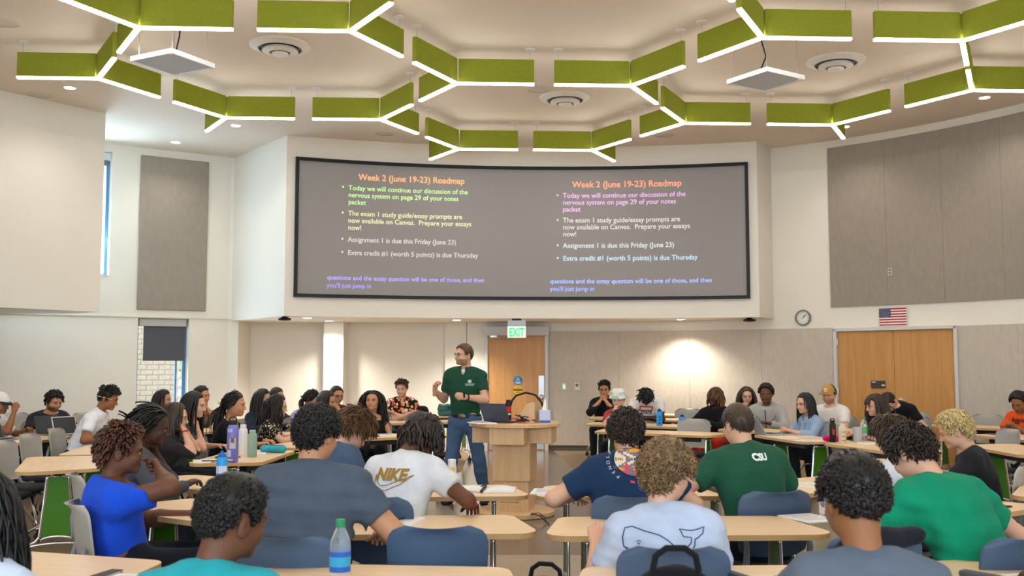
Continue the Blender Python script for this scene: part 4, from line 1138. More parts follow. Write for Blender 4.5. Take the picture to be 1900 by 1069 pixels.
# ------------------------------------------------------------------ chairs
M_SHELL=mat('chair_shell',lin('a8a39b'),.5,var=.02,vscale=5,bump=.05,bscale=300)
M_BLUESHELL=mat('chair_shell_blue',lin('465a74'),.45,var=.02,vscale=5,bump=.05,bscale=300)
M_SEAT=mat('seat_cushion',lin('2a2b2f'),.9,bump=.3,bscale=120)
def chair_meshes():
    nu,nv=18,14;V=[]
    for side in(0,1):
        for j in range(nv+1):
            v=j/nv
            for i in range(nu+1):
                u=-1+2*i/nu
                hw=.205+.022*sin(v*pi*.55)
                # rounded upper and lower corners
                z=.50+.385*v
                cr=.10
                if v>.72:hw-=.085*(1-sqrt(max(0,1-((v-.72)/.28)**2)))*1.0
                if v<.12:hw-=.05*(1-sqrt(max(0,1-((.12-v)/.12)**2)))
                x=u*hw
                y=-.205-.055*v+.055*u*u
                z-=.014*(u*u)*(v>.8)*(v-.8)/.2
                dip=max(0,(v-.86)/.14)
                y-=.030*dip**1.6*(1-.5*u*u)
                z-=.018*dip*(1-u*u)
                if side:y-=.013
                V.append((x,y,z))
    F=[];n=(nu+1)*(nv+1)
    for j in range(nv):
        for i in range(nu):
            a=j*(nu+1)+i;q=(a,a+nu+1,a+nu+2,a+1);F.append(q);F.append(tuple(n+k for k in q[::-1]))
    def rim(ix):
        for a,b2 in zip(ix[:-1],ix[1:]):F.append((a,b2,b2+n,a+n))
    bot=[i for i in range(nu+1)];top=[nv*(nu+1)+i for i in range(nu+1)];le=[j*(nu+1) for j in range(nv+1)];ri=[j*(nu+1)+nu for j in range(nv+1)]
    rim(bot);rim(top[::-1]);rim(le[::-1]);rim(ri)
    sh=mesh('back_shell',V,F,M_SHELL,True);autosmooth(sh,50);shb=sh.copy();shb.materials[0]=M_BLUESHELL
    b=MB();pl=round_poly([(-.225,-.20),(.225,-.20),(.21,.215),(-.21,.215)],[.08,.08,.10,.10]);
    pl2=[(x*.95,y*.95) for x,y in pl];m_=len(pl)
    V2=[(x*.93,y*.93,.415) for x,y in pl]+[(x,y,.428) for x,y in pl]+[(x,y,.444) for x,y in pl]+[(x*.93,y*.93,.458) for x,y in pl]
    F2=[tuple(range(m_))[::-1],tuple(range(3*m_,4*m_))]+[(k*m_+i,k*m_+(i+1)%m_,(k+1)*m_+(i+1)%m_,(k+1)*m_+i) for k in range(3) for i in range(m_)]
    if sum(pl[i][0]*pl[(i+1)%m_][1]-pl[(i+1)%m_][0]*pl[i][1] for i in range(m_))<0:F2=[q[::-1] for q in F2]
    se=mesh('seat',V2,F2,M_SEAT,True)
    s=MB();s.tube([(0,-.215,.66),(0,-.235,.56),(0,-.225,.47),(-.0,-.17,.40),(-.05,-.06,.375),(-.10,.0,.37)],[.012,.017,.020,.020,.018,.016],8);
    stL=MB();stL.add(s.V,s.F);
    st=mesh('back_strut',s.V,s.F,plain('8a8d94',.5),True)
    l=MB();l.tube([(.03,.03,.385),(.12,.12,.36),(.20,.20,.20),(.245,.245,.085)],.0125,8);lg=mesh('leg',l.V,l.F,M_METAL,True)
    c=MB();c.tube([(-.020,0,.032),(-.005,0,.032)],.032,14);c.tube([(.005,0,.032),(.020,0,.032)],.032,14);c.tube([(0,0,.05),(0,0,.088)],.012,8);ca=mesh('caster',c.V,c.F,M_DARK,False)
    h=MB();h.box((0,0,.392),(.22,.20,.04),bev=.01);hb=mesh('seat_pan',h.V,h.F,M_DARK,False)
    return sh,se,st,lg,ca,hb,shb
CH=chair_meshes()
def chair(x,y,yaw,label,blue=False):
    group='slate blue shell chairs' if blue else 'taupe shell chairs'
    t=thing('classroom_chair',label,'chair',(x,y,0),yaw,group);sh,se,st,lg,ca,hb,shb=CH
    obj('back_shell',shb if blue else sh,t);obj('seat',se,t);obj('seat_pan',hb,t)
    for s in(-1,1):
        o=obj('back_strut',st,t,(s*.195,0,0));o.scale=(s,1,1)
    for k in range(4):
        o=obj('leg',lg,t,(0,0,0),k*pi/2);obj('caster',ca,o,(.245,.245,0),.6)
    return t
# ------------------------------------------------------------------ podium
t=thing('podium','round-topped maple podium with drawer boxes and vented pedestal','podium',(.03,10.62,0),radians(-12))
PW=M_MAPLE
b=MB();b.lathe([(.40,.0),(.42,.012),(.42,.05),(.40,.062)],n=40);b.build('base_disc',PW,t,True)
pd=MB();pd.box((0,.02,.215),(.36,.32,.31));pd.box((0,-.16,.105),(.36,.04,.09));pd.box((0,-.16,.3335),(.36,.04,.073))
for x_,w_ in((-.15,.06),(.13,.10)):pd.box((x_,-.16,.2235),(w_,.04,.147))
pd=pd.build('plinth',PW,t)
for i in range(6):MB().box((-.02,-.17,.1615+i*.0245),(.20,.018,.0145)).build('vent_slat',PW,pd)   # open slots between real slats
MB().box((0,0,.58),(.40,.40,.42),bev=.004).build('pedestal',PW,t)
for k in range(4):
    a=k*pi/2
    MB().box((.285*sin(a),-.285*cos(a),.845),(.36,.27,.17),a,bev=.004).build('drawer_box',PW,t)
MB().box((0,0,.845),(.36,.36,.16)).build('core_box',PW,t)
b=MB();b.lathe([(.475,.93),(.485,.935),(.485,.965),(.475,.97)],n=56);b.build('podium_top',PW,t,True)
b=MB();V=[(.02,-.14,.971),(.24,-.14,.971),(.24,.16,.971),(.02,.16,.971),(.16,-.14,1.17),(.24,-.14,1.19),(.24,.16,1.19),(.16,.16,1.17)]
b.add(V,[(0,3,2,1),(4,5,6,7),(0,1,5,4),(1,2,6,5),(2,3,7,6),(3,0,4,7)]);b.build('equipment_box',PW,t)
b=MB();b.tube([(.30,.02,.97),(.31,.02,1.05),(.29,.02,1.17),(.22,.02,1.255),(.12,.0,1.28),(.02,-.02,1.25),(-.03,-.03,1.19)],.011,8);b.tube([(-.03,-.03,1.19),(-.045,-.035,1.15)],.018,8);b.build('gooseneck_lamp',M_BLACK,t,True)
b=MB();b.tube([(.24,-.36,.06),(.30,-.43,.075),(.36,-.47,.07),(.42,-.52,.02),(.47,-.60,.012)],.006,6);b.tube([(.24,-.34,.07),(.34,-.40,.085),(.40,-.44,.05),(.44,-.55,.012)],.005,6);b.build('power_cable',M_BLACK,t,True)
# ------------------------------------------------------------------ small things
def laptop(label,x,y,z,rz,col='9a9ca0',lid='7f8288',ang=68,w=.32,d=.22):
    t=thing('laptop',label,'laptop',(x,y,z),rz);MB().box((0,0,.008),(w,d,.016),bev=.004).build('base',plain(col,.4,metal=.3),t)
    MB().box((0,-.01,.0165),(w-.04,d-.09,.002)).build('keyboard',M_DARK,t)
    R=Rx(radians(90-ang) if ang else 0);a=radians(ang)
    l=MB().box((0,0,d/2),(w,.008,d),bev=.003);l.xf(np.block([[Rx(-radians(90-ang)),np.array([[0],[d/2],[.014]])],[np.zeros((1,3)),np.ones((1,1))]]));l.build('lid',plain(lid,.4,metal=.2),t)
    s=MB().box((0,-.005,d/2),(w-.02,.002,d-.02));s.xf(np.block([[Rx(-radians(90-ang)),np.array([[0],[d/2],[.014]])],[np.zeros((1,3)),np.ones((1,1))]]));s.build('display',plain('20242c',.25),t)
    return t
def paper(label,x,y,rz,w=.216,d=.279,z=TZ,n=1,col='eceae6',lines=True,name='paper_sheet'):
    t=thing(name,label,'paper',(x,y,z),rz);h=.0025*n+.001
    MB().box((0,0,h/2),(w,d,h)).build('sheets',plain(col,.85),t)
    if lines:
        b=MB()
        for i in range(9):b.box((-.01*(i%3),d*.36-i*d*.08,h+.0004),(w*(.78-.1*(i%3)),.003,.0006))
        b.build('printed_line',plain('9a9aa2',.9),t)
    return t
def notebook(label,x,y,rz,col,w=.20,d=.26,h=.02,cat='notebook'):
    t=thing('notebook',label,cat,(x,y,TZ),rz);MB().box((.002,0,h/2),(w-.008,d-.008,h-.005)).build('pages',plain('ece9e2',.9),t)
    b=MB();b.box((0,0,.002),(w,d,.004),bev=.001);b.box((0,0,h-.002),(w,d,.004),bev=.001);b.box((-w/2+.003,0,h/2),(.005,d,h));b.build('cover',plain(col,.6),t);return t
def open_book(label,x,y,rz):
    t=thing('open_notebook',label,'notebook',(x,y,TZ),rz)
    for s in(-1,1):
        V=[];F=[]
        for j,yy in enumerate((-.14,.14)):
            for i in range(9):
                q=i/8;V.append((s*(.008+.205*q),yy,.006+.012*sin(q*pi*.9+.2)))
        for i in range(8):F.append((i,i+1,10+i,9+i) if s>0 else (i+1,i,9+i,10+i))
        n=len(V);V+=[(a,b2,.0) for a,b2,c in V];F+=[(i+1+n,i+n,i+9+n,i+10+n) for i in range(8)]
        for i in range(8):F+=[(i,i+n,i+1+n,i+1),(9+i+1,9+i+1+n,9+i+n,9+i)]
        F+=[(8,8+n,17+n,17),(9,9+n,n,0)]
        obj('page_block',mesh('page_block',V,F,plain('eeecea',.85),True),t)
    b=MB();b.tube([(0,-.145,.012),(0,.145,.012)],.010,8);b.build('spiral_binding',M_DARK,t)
    return t
def pen(label,x,y,rz,col,z=TZ,ln=.14,r=.0045):
    t=thing('pen',label,'pen',(x,y,z+r),rz);MB().tube([(-ln/2,0,0),(ln*.25,0,0)],r,8).build('barrel',plain(col,.4),t,True);MB().tube([(ln*.25,0,0),(ln*.46,0,0),(ln/2,0,0)],[r*1.1,r*.9,r*.2],8).build('cap',plain('20222a',.4),t,True);return t
def phone(label,x,y,rz,col='15161a',z=TZ):
    t=thing('phone',label,'phone',(x,y,z),rz);MB().box((0,0,.0045),(.075,.155,.009),bev=.003).build('case',plain(col,.4),t);MB().box((0,0,.0095),(.068,.146,.001)).build('screen',plain('08090c',.1),t);return t
M_CLEAR=mat('clear_plastic',(.86,.92,.96),.06,trans=.85,ior=1.2,spec=.5)
M_WATER=mat('water',(.8,.9,.96),.03,trans=.9,ior=1.25)
def water_bottle(label,x,y,cap,lab,k=1.,z=TZ,band=None):
    t=thing('water_bottle',label,'bottle',(x,y,z));t.scale=(k,k,k)
    pr=[(.028,0),(.033,.006),(.033,.03),(.031,.035),(.033,.045),(.031,.05),(.033,.06),(.033,.145),(.030,.165),(.018,.195),(.0135,.203),(.0135,.215)]
    MB().lathe(pr,n=20).build('bottle_body',M_CLEAR,t,True)
    MB().lathe([(.0335,.068),(.0336,.130)],n=20,cap=False).build('label_band',plain(lab,.4),t,True)
    MB().lathe([(.0338,.085),(.0338,.115)],n=20,cap=False).build('label_stripe',plain(band or 'e8eef4',.4),t,True)
    MB().lathe([(.0155,.206),(.016,.209),(.0155,.226),(.012,.229)],n=16).build('cap',plain(cap,.45),t,True);return t
def flask(label,x,y,col,h=.26,r=.037,cap='202024',kind='loop',z=TZ,name='drink_bottle',stick=None,mtl=None):
    t=thing(name,label,'bottle',(x,y,z))
    MB().lathe([(r*.92,0),(r,.006),(r,h*.74),(r*.86,h*.80),(r*.62,h*.84)],n=22).build('bottle_body',mtl or plain(col,.4),t,True)
    b=MB();b.lathe([(r*.68,h*.835),(r*.70,h*.84),(r*.70,h*.92),(r*.55,h*.935)],n=18)
    if kind=='loop':b.tube([(-r*.6,0,h*.90),(-r*.62,0,h*.97),(-r*.4,0,h*1.0),(r*.4,0,h*1.0),(r*.62,0,h*.97),(r*.6,0,h*.90)],.006,6)
    if kind=='spout':b.lathe([(r*.28,h*.93),(r*.32,h*.95),(r*.25,h*1.0)],n=12)
    b.build('cap',plain(cap,.5),t,True)
    if stick:
        for i,(a,zz,w_,hh,c2) in enumerate(stick):
            b=MB();V=[];
            for q in range(7):
                aa=a+(q/6-.5)*w_/r
                V+=[((r+.0008)*cos(aa),(r+.0008)*sin(aa),zz),((r+.0008)*cos(aa),(r+.0008)*sin(aa),zz+hh)]
            b.add(V,[(2*q,2*q+2,2*q+3,2*q+1) for q in range(6)]);b.build('sticker',plain(c2,.5),t)
    return t
def backpack(label,x,y,z,rz,col,h=.46,w=.32,d=.20,col2=None):
    t=thing('backpack',label,'backpack',(x,y,z),rz)
    f=Field((-w*.75,-d,-.02),(w*.75,d*1.3,h+.06),.014)
    f.seg((0,0,d*.5),(0,0,h-w*.5),w*.5,w*.5,.03,(0,1,0),d/w).seg((0,-d*.42,d*.5),(0,-d*.42,h*.42),w*.36,w*.34,.03,(0,1,0),.35)
    f.half((0,0,.004),(0,0,-1.)).folds(.004,3)
    V,Q=f.net();obj('bag_body',mesh('bag_body',V,Q,cloth(col)),t)
    b=MB();b.tube([(-.075,.02,h-.02),(-.065,.02,h+.03),(-.03,.02,h+.055),(.03,.02,h+.055),(.065,.02,h+.03),(.075,.02,h-.02)],.011,8);b.build('carry_handle',cloth('1c1d20'),t,True)
    for s in(-1,1):
        b=MB();b.tube([(s*.08,d*.42,h-.05),(s*.10,d*.66,h*.7),(s*.11,d*.62,h*.4),(s*.13,d*.45,h*.12)],[.022,.024,.022,.012],6);b.build('shoulder_strap',cloth('1c1d20'),t,True)
    b=MB();b.tube([(w*.36*cos(q),-d*.30-.055*0-.03,h*.30+w*.5*sin(q)*1.25) for q in np.linspace(.15,pi-.15,12)],.006,5);b.build('zip',cloth(col2 or '55585e'),t,True)
    return t
# ------------------------------------------------------------------ the people
# skin tones
K1,K2,K3,K4,K5='4a2f24','6b4431','96633f','c08a66','d9a78c'
BLK='17130f'
def T(kind,col,**k):return dict(kind=kind,col=col,**k)
def cap(info,crown,brim,label='cap',mesh_back=None):
    M=info['M4'];b=MB()
    V=[];F=[];na,nr=28,7
    for i in range(nr+1):
        el=pi/2-(pi/2-radians(8))*i/nr
        for j in range(na):
            a=2*pi*j/na;d=hdir(np.array(a),np.array(el));V.append(tuple(HC+d*(HR+np.array([.014,.014,.022]))))
    for i in range(nr):
        for j in range(na):F.append((i*na+j,(i+1)*na+j,(i+1)*na+(j+1)%na,i*na+(j+1)%na))
    b.add(V,F);b.xf(M)
    if mesh_back:
        me=mesh('cap',b.V,b.F,plain(crown,.85));me.materials.append(plain(mesh_back,.9))
        for p in me.polygons:
            j=p.vertices[0]%na
            if 6<=j<=21:p.material_index=1
        c=obj('cap',me,info['root'])
    else:c=b.build('cap',plain(crown,.85),info['root'],True)
    b=MB();V=[];F=[];n=14
    for k_,z in((0,0),(1,-.006)):
        for i in range(n+1):
            a=radians(-62)+radians(124)*i/n;d=np.array([sin(a),cos(a)])
            p=d*(HR[:2]+.012);q=p+np.array([d[0]*.022,.075*cos(a)**.5])
            V+=[(p[0],p[1]+HC[1],.212+z),(q[0],q[1]+HC[1],.200+.012*abs(sin(a))*-1+z)]
    m_=2*(n+1)
    for i in range(n):F+=[(2*i,2*i+1,2*i+3,2*i+2),(m_+2*i,m_+2*i+2,m_+2*i+3,m_+2*i+1),(2*i+1,m_+2*i+1,m_+2*i+3,2*i+3)]
    b.add(V,F);b.xf(M);b.build('brim',plain(brim,.85),c,True)
    return c
def ring_at(info,which,t,r,col,name,th=.006):
    E,W=info['E'][which],info['W'][which];p=E+(W-E)*t;d=nrm(W-E);u=nrm(np.cross(d,(0,0,1.)));v=np.cross(d,u)
    b=MB();b.tube([p+r*(cos(q)*u+sin(q)*v) for q in np.linspace(0,2*pi,16,endpoint=False)],th,6,closed=True);return b.build(name,plain(col,.5),info['root'],True)
def necklace(info,col,r=.062,drop=.05):
    nk,fr,up=info['neck'],info['fr'],info['up'];b=MB()
    P=[]
    for q in np.linspace(0,2*pi,26,endpoint=False):
        s=max(0,sin(q));P.append(nk+np.array([cos(q)*r*(1+.2*s),0,0])+fr*(sin(q)*(r+.035*s)-.018)+up*(.022-drop*s*1.1-.01*abs(sin(q))))
    b.tube(P,.0028,5,closed=True);return b.build('necklace',plain(col,.3,metal=.8),info['root'],True)
def local(info,which):return info['root'].matrix_basis@Vector(info['W'][which])
CHIN_L=(-.05,.19,1.03);CHIN_R=(.05,.19,1.03)
q={}
# --- camera side, third row
q['teal']=person('person in a bright teal tee with black curly hair, seen from behind',(-.85,3.07,1.215),-8,'m',T('tee','2aa0a8'),skin=K2,hair=('afro','17130f',dict(vol=.75)),look=(-30,4,4),near=True,seed=1,lean=4,slump=22,L=(-.24,.36,.785))
necklace(q['teal'],'c9b060',.064,.02)
q['slate']=person('person in a slate grey tee with dark curls and thin gold chain, seen from behind',(1.045,3.08,1.285),2,'m',T('tee','5d6673'),skin=K3,hair=('afro','1c1512',dict(vol=.9)),look=(0,8,0),near=True,seed=2,lean=2,slump=14,hs=1.03)
necklace(q['slate'],'c9a860',.064,.02)
q['braidedge']=person('person in a pale blue tee with hanging black braids at the frame edge',(-1.745,3.25,1.215),-6,'f',T('tee','c3cfe2'),skin=K1,hair=('longwavy','120e0c',dict(long=.36,vol=.8)),look=(34,5,0),near=True,seed=3,lean=6,w=1.15)
q['sleeveedge']=person('person in a white tee resting a dark forearm on the table beside the binder',(2.44,3.60,1.29),12,'m',T('tee','e3e5ea'),skin=K1,hair=('short','14100e'),near=True,seed=4,L=(-.44,.34,.785),lel=(-.6,-.2,-.8),lp='relax',look=(20,5,0))
# --- second row
q['curly']=person('heavy-set person in a washed navy grey tee with black curls, seen from behind',(-.90,4.62,1.385),-4,'m',T('tee','4d5664',fold=.005),skin=K4,hair=('bigcurl','15120f',dict(vol=.55)),look=(-18,4,0),near=True,seed=5,w=1.24,arms_w=1.22,lean=8,slump=16,hs=1.0,L=(-.28,.36,.785),R=(.30,.36,.785),belly=.03)
q['whale']=person('person in a pale tee with a whale outline on the back and sandy curls',(.66,4.30,1.205),0,'m',T('tee','b7c1d6'),skin=K5,hair=('bigcurl','5d4630',dict(col2=lin('8f7048'))),look=(-38,4,0),near=True,seed=6,w=1.0,arms_w=1.02,lean=2,slump=20,L=(-.26,.34,.785),R=(.26,.34,.785),lel=(-.35,-.1,-1),rel=(.35,-.1,-1))
q['blue']=person('person in a royal blue tee with reddish brown twists, one elbow raised',(-2.06,5.30,1.235),-62,'m',T('tee','1f4fd0',fold=.006),bottom='1c1f26',skin=K2,hair=('twists','2a1812',dict(long=.042,col2=lin('54301f'))),look=(-10,6,0),near=True,seed=7,w=1.14,arms_w=1.08,lean=-20,slump=24,L=(-.16,.36,.74),R=(.07,.15,1.015),rel=(.75,.8,.16),rp='fist',rpalm=(-.3,-1,0))
q['green']=person('person in a kelly green tee with dark brown wavy hair, bent over the table',(1.88,4.74,1.265),16,'m',T('tee','118763',fold=.005),bottom='22232a',skin=K5,hair=('wavy','2b1e17',dict(vol=.45)),look=(12,22,0),near=True,seed=8,w=1.05,side=-9,lean=20,slump=20,L=(-.24,.44,.785),R=(.22,.42,.785))
q['armedge']=person('person in a charcoal tee and jeans with forearm on the slanting table',(4.05,6.10,1.28),50,'m',T('tee','3c4048'),bottom='4a5a78',skin=K3,hair=('short','1a1512'),seed=9,near=True,L=(-.30,.44,.785),look=(0,10,0))
# --- first row
q['navy']=person('person in a navy tee with a round patterned emblem on the back',(.67,5.90,1.295),-2,'m',T('tee','1f3553'),skin=K5,hair=('wavy','33251c',dict(vol=.5)),look=(0,6,0),near=True,seed=10,w=1.16,arms_w=1.12,lean=10,slump=18,L=(-.32,.34,.785),R=(.28,.38,.785),lel=(-.9,-.4,-.4))
q['polo']=person('person in a dark green polo with cropped brown hair, seen from behind',(1.38,6.12,1.325),14,'m',T('polo','24543f'),skin=K5,hair=('short','41301f'),look=(4,6,0),near=True,seed=11,w=1.18,arms_w=1.12,lean=12,slump=16,L=(-.36,.36,.785),lel=(-.9,-.4,-.4))
q['swoosh']=person('person in a white tee with gold print on the back and dark hanging twists',(-.53,5.92,1.26),-22,'m',T('tee','d4d6db'),skin=K2,hair=('twists','2a1c15',dict(long=.115,lift=.2,grav=.42)),look=(-14,26,0),near=True,seed=12,w=1.02,lean=8,slump=24,R=(.34,.30,.775),L=(-.2,.36,.785),rel=(.8,-.5,-.3))
ring_at(q['swoosh'],1,.97,.030,'c8202c','wrist_band')
q['brownmop']=person('person in a faded navy tee with a thick brown mop, head bent',(-.99,6.34,1.29),-38,'m',T('tee','46566e'),skin=K5,hair=('mop','5f4024'),look=(-10,30,0),near=True,seed=13,lean=16,slump=22,w=.98)
q['greysleeve']=person('person in a charcoal long-sleeved shirt with black braids, hand to mouth',(-2.42,6.75,1.275),-62,'m',T('long','4d4f57'),skin=K1,hair=('braids','14100e',dict(long=.16)),look=(-14,8,0),near=True,seed=14,lean=14,slump=14,L=(-.05,.25,.985),lel=(-.5,.4,-.9),lp='fist',lpalm=(.6,-.6,0),R=(.20,.42,.785))
q['greybehind']=person('person in a pale grey tee with light brown hair beside the slanting table',(2.54,6.72,1.215),38,'m',T('tee','cfd1d8'),skin=K5,hair=('mop','4a3828'),look=(14,10,0),near=True,seed=15,lean=12)
q['blond']=person('person in a black tee with bleached blond curls and dark undercut',(3.22,7.30,1.205),60,'m',T('tee','202124'),skin=K5,hair=('bigcurl','a58a52',dict(col2=lin('e0c88c'))),look=(8,16,0),near=True,seed=16,lean=10)
# --- left tables
q['glasses']=person('person with glasses and brown hair, both fists held at the mouth',(-3.02,8.97,1.215),-80,'f',T('long','2e2a2b'),skin=K5,hair=('long','3a2a20',dict(long=.26)),glasses='gold',look=(0,2,0),seed=17,lean=14,slump=10,L=(-.03,.25,.995),R=(.05,.25,.995),lp='fist',rp='fist',lpalm=(.3,-1,0),rpalm=(-.3,-1,0),lel=(-.4,.5,-.9),rel=(.4,.5,-.9))
ring_at(q['glasses'],1,.9,.030,'b03030','bracelet')
q['blackhair']=person('person in a dark grey tee with long straight black hair leaning on one hand',(-3.06,9.62,1.305),-84,'f',T('tee','4b4d53'),skin=K5,hair=('long','14110f',dict(long=.42)),look=(-6,2,0),seed=18,lean=14,slump=10,R=(.05,.24,.98),rp='relax',rpalm=(-.4,-1,0),rel=(.4,.4,-.9))
q['vneck']=person('person in a black V-neck top with dark ponytail, seen in profile',(-2.83,10.2,1.285),-86,'f',T('vneck','17181b'),skin=K4,hair=('pony','120f0e',dict(long=.3)),look=(-4,2,0),seed=19,w=1.18,arms_w=1.15,lean=8,slump=8,belly=.02)
M_BLOUSE=mat('blouse_print',(.1,.1,.1),.9);M_FLORAL=mat('floral_print',(.1,.1,.1),.9)
def print_mat(m,cols,scale,bg,thr):
    nt=m.node_tree;N=nt.nodes.new;L=nt.links.new;b=nt.nodes['Principled BSDF']
    tc=N('ShaderNodeTexCoord');v=N('ShaderNodeTexVoronoi');v.inputs['Scale'].default_value=scale;L(tc.outputs['Object'],v.inputs['Vector'])
    n=N('ShaderNodeTexNoise');n.inputs['Scale'].default_value=scale*1.6;L(tc.outputs['Object'],n.inputs['Vector'])
    ad=N('ShaderNodeMath');ad.operation='ADD';mu=N('ShaderNodeMath');mu.operation='MULTIPLY';mu.inputs[1].default_value=.55;L(n.outputs[0],mu.inputs[0]);L(v.outputs['Distance'],ad.inputs[0]);L(mu.outputs[0],ad.inputs[1])
    lt=N('ShaderNodeMath');lt.operation='LESS_THAN';lt.inputs[1].default_value=thr;L(ad.outputs[0],lt.inputs[0])
    sp=N('ShaderNodeSeparateColor');L(v.outputs['Color'],sp.inputs[0])
    r=N('ShaderNodeValToRGB');r.color_ramp.interpolation='CONSTANT';e=r.color_ramp.elements
    for i,c in enumerate(cols):
        el=e[i] if i<2 else e.new(i/len(cols));el.position=i/len(cols);el.color=(*lin(c),1)
    L(sp.outputs[0],r.inputs[0])
    mx=N('ShaderNodeMix');mx.data_type='RGBA';mx.inputs[6].default_value=(*lin(bg),1);L(lt.outputs[0],mx.inputs[0]);L(r.outputs[0],mx.inputs[7]);L(mx.outputs[2],b.inputs['Base Color'])
print_mat(M_BLOUSE,['d8cba6','cfc29c','e2d8b8'],42,'1d1a18',.62)
print_mat(M_FLORAL,['e84a3c','f0a030','e88aa8','f2e0e0','d8b080','f07a2a'],22,'1a1718',.78)
q['blouse']=person('person in a black and cream patterned blouse with glasses, writing',(-2.63,11.2,1.19),-82,'f',dict(kind='tee',mat=M_BLOUSE),skin=K5,hair=('longwavy','241a15',dict(long=.34)),glasses='gold',look=(-6,4,0),seed=20,lean=10,slump=12,R=(.18,.44,.79))
q['polowhite']=person('person in a white polo with a pencil behind the ear, leaning forward',(-4.50,11.15,1.31),-86,'m',T('polo','e6e8ee'),skin=K3,hair=('quiff','14110f'),look=(0,10,0),seed=21,lean=24,slump=10,w=1.05)
b=MB();b.tube([(.088,-.09,.165),(.090,.075,.19)],.0045,6);b.xf(q['polowhite']['M4']);b.build('pencil',plain('d8a860',.5),q['polowhite']['root'])
q['chain']=person('person in a faded black tee with silver chain, reading a laptop',(-5.70,12.45,1.235),-128,'m',T('tee','2a2c36'),skin=K4,hair=('wavy','15120f',dict(vol=.35)),look=(4,16,0),seed=22,w=1.1,arms_w=1.12,beard='2a1d16',lean=8,slump=10)
necklace(q['chain'],'c9c6c0',.066,.10)
q['capman']=person('person in a white tee and white cap with black brim, holding up a pen',(-6.12,11.95,1.19),-92,'m',T('tee','e6e4e2'),skin=K3,hair=('short','17130f'),look=(-4,6,0),seed=23,lean=8,R=(.06,.36,1.02),rp='grip',rpalm=(-1,-.3,0),rel=(.3,.3,-1),L=(-.2,.38,.785))
cap(q['capman'],'e4e0da','1d1d20')
q['win1']=person('person with long dark hair sitting before the bright low window',(-4.61,13.2,1.215),-110,'f',T('long','31343c'),skin=K4,hair=('long','171310',dict(long=.34)),look=(14,2,0),seed=24)
q['hands']=person('person in a tan top with tied black hair and clasped hands raised',(-4.22,13.6,1.27),-140,'f',T('tank','7a6247'),skin=K4,hair=('pony','15110f',dict(long=.2)),look=(28,0,0),seed=25,L=(-.03,.26,.99),R=(.04,.26,.99),lp='grip',rp='grip',lpalm=(.8,-.5,0),rpalm=(-.8,-.5,0),lel=(-.5,.5,-.9),rel=(.5,.5,-.9))
q['navywoman']=person('person in a dark navy top with long dark hair behind the patterned blouse',(-3.22,12.9,1.25),-112,'f',T('long','232a38'),skin=K4,hair=('long','1c1613',dict(long=.4)),look=(10,2,0),seed=26)
q['brownbehind']=person('person with brown hair half hidden behind the dark navy top',(-3.24,13.75,1.25),-120,'f',T('long','4a4441'),skin=K4,hair=('short','33261e'),look=(10,0,0),seed=27)
q['bun']=person('person in a pale lilac top with dark tied hair, hand at the face',(-2.64,13.2,1.205),-150,'f',T('long','a9a5d2'),skin=K4,hair=('pony','1d1714',dict(long=.12)),look=(60,14,0),seed=28,R=(.02,.24,.98),rp='grip',rpalm=(-.4,-1,0),rel=(.5,.4,-.9))
q['hairprofile']=person('person in a lavender top with brown hair over the cheek',(-2.36,12.72,1.185),-118,'f',T('long','9a93c8'),skin=K4,hair=('long','2f231c',dict(long=.3)),look=(20,8,0),seed=29)
q['maroon']=person('person in a maroon shirt with black-rimmed glasses, hand on chin',(-2.41,13.72,1.27),-150,'m',T('long','5a2a30'),skin=K4,hair=('short','17130f'),glasses='thick',look=(8,4,0),seed=30,L=(.02,.22,1.0),lp='fist',lpalm=(.5,-1,0),lel=(-.4,.5,-.9))
q['tube']=person('person in a black tube top with very long wavy black hair',(-1.72,12.36,1.215),-176,'f',T('tube','141416'),skin=K4,hair=('longwavy','120f0e',dict(long=.46,vol=.4)),look=(-10,-4,0),seed=31,w=.92,arms_w=.86,lean=2,slump=8,L=(-.10,.28,.63),R=(.2,.3,.63))
q['floral']=person('person in a bright floral shirt sitting with arms crossed',(-1.71,15.5,1.32),-172,'m',dict(kind='polo',mat=M_FLORAL),skin=K5,hair=('quiff','4a3423'),look=(-14,4,0),seed=32,w=1.04,L=(.13,.22,.83),R=(-.12,.25,.83),lel=(-.9,-.1,-.5),rel=(.9,-.1,-.5))
# --- the instructor
q['teacher']=person('standing instructor in a dark green polo and jeans, hands raised while speaking',(-.545,11.35,1.795),166,'m',T('polo','214a39'),bottom='486184',skin='d3a489',hair=('short','5b402a'),look=(-40,2,0),legs='stand',seed=33,beard='8a6a4c',glasses='thin',w=1.06,arms_w=1.02,lean=0,slump=4,near=True,
   R=(.31,.17,1.28),rel=(.35,-.25,-1),rp='grip',rpalm=(-1,.2,-.2),rfwd=(-.15,.35,.9),L=(-.09,.27,1.215),lel=(-.8,-.3,-.9),lp='grip',lpalm=(.3,-.8,-.3),k=1.13)
te=q['teacher']
b=MB();hp=te['hip'];ringp=[(hp[0]+.186*cos(a),hp[1]+.142*sin(a),hp[2]+.026) for a in np.linspace(0,2*pi,28,endpoint=False)]
V=[];F=[]
for p in ringp:V+=[(p[0],p[1],p[2]-.019),(p[0],p[1],p[2]+.019)]
F=[(2*i,2*((i+1)%28),2*((i+1)%28)+1,2*i+1) for i in range(28)];b.add(V,F);bl=b.build('belt',plain('1b1918',.5),te['root'],True)
b=MB();b.lathe([(.035,0),(.038,.004),(.03,.008)],n=20);b.xf(np.array([[1.25,0,0,hp[0]],[0,0,1,hp[1]+.140],[0,.8,0,hp[2]+.026],[0,0,0,1]]));b.build('buckle',plain('6f6a62',.35,metal=.8),bl,True)
b=MB();b.tube([(te['W'][-1]+np.array([0,.07,.0])),(te['W'][-1]+np.array([.0,.085,.07]))],.011,8)
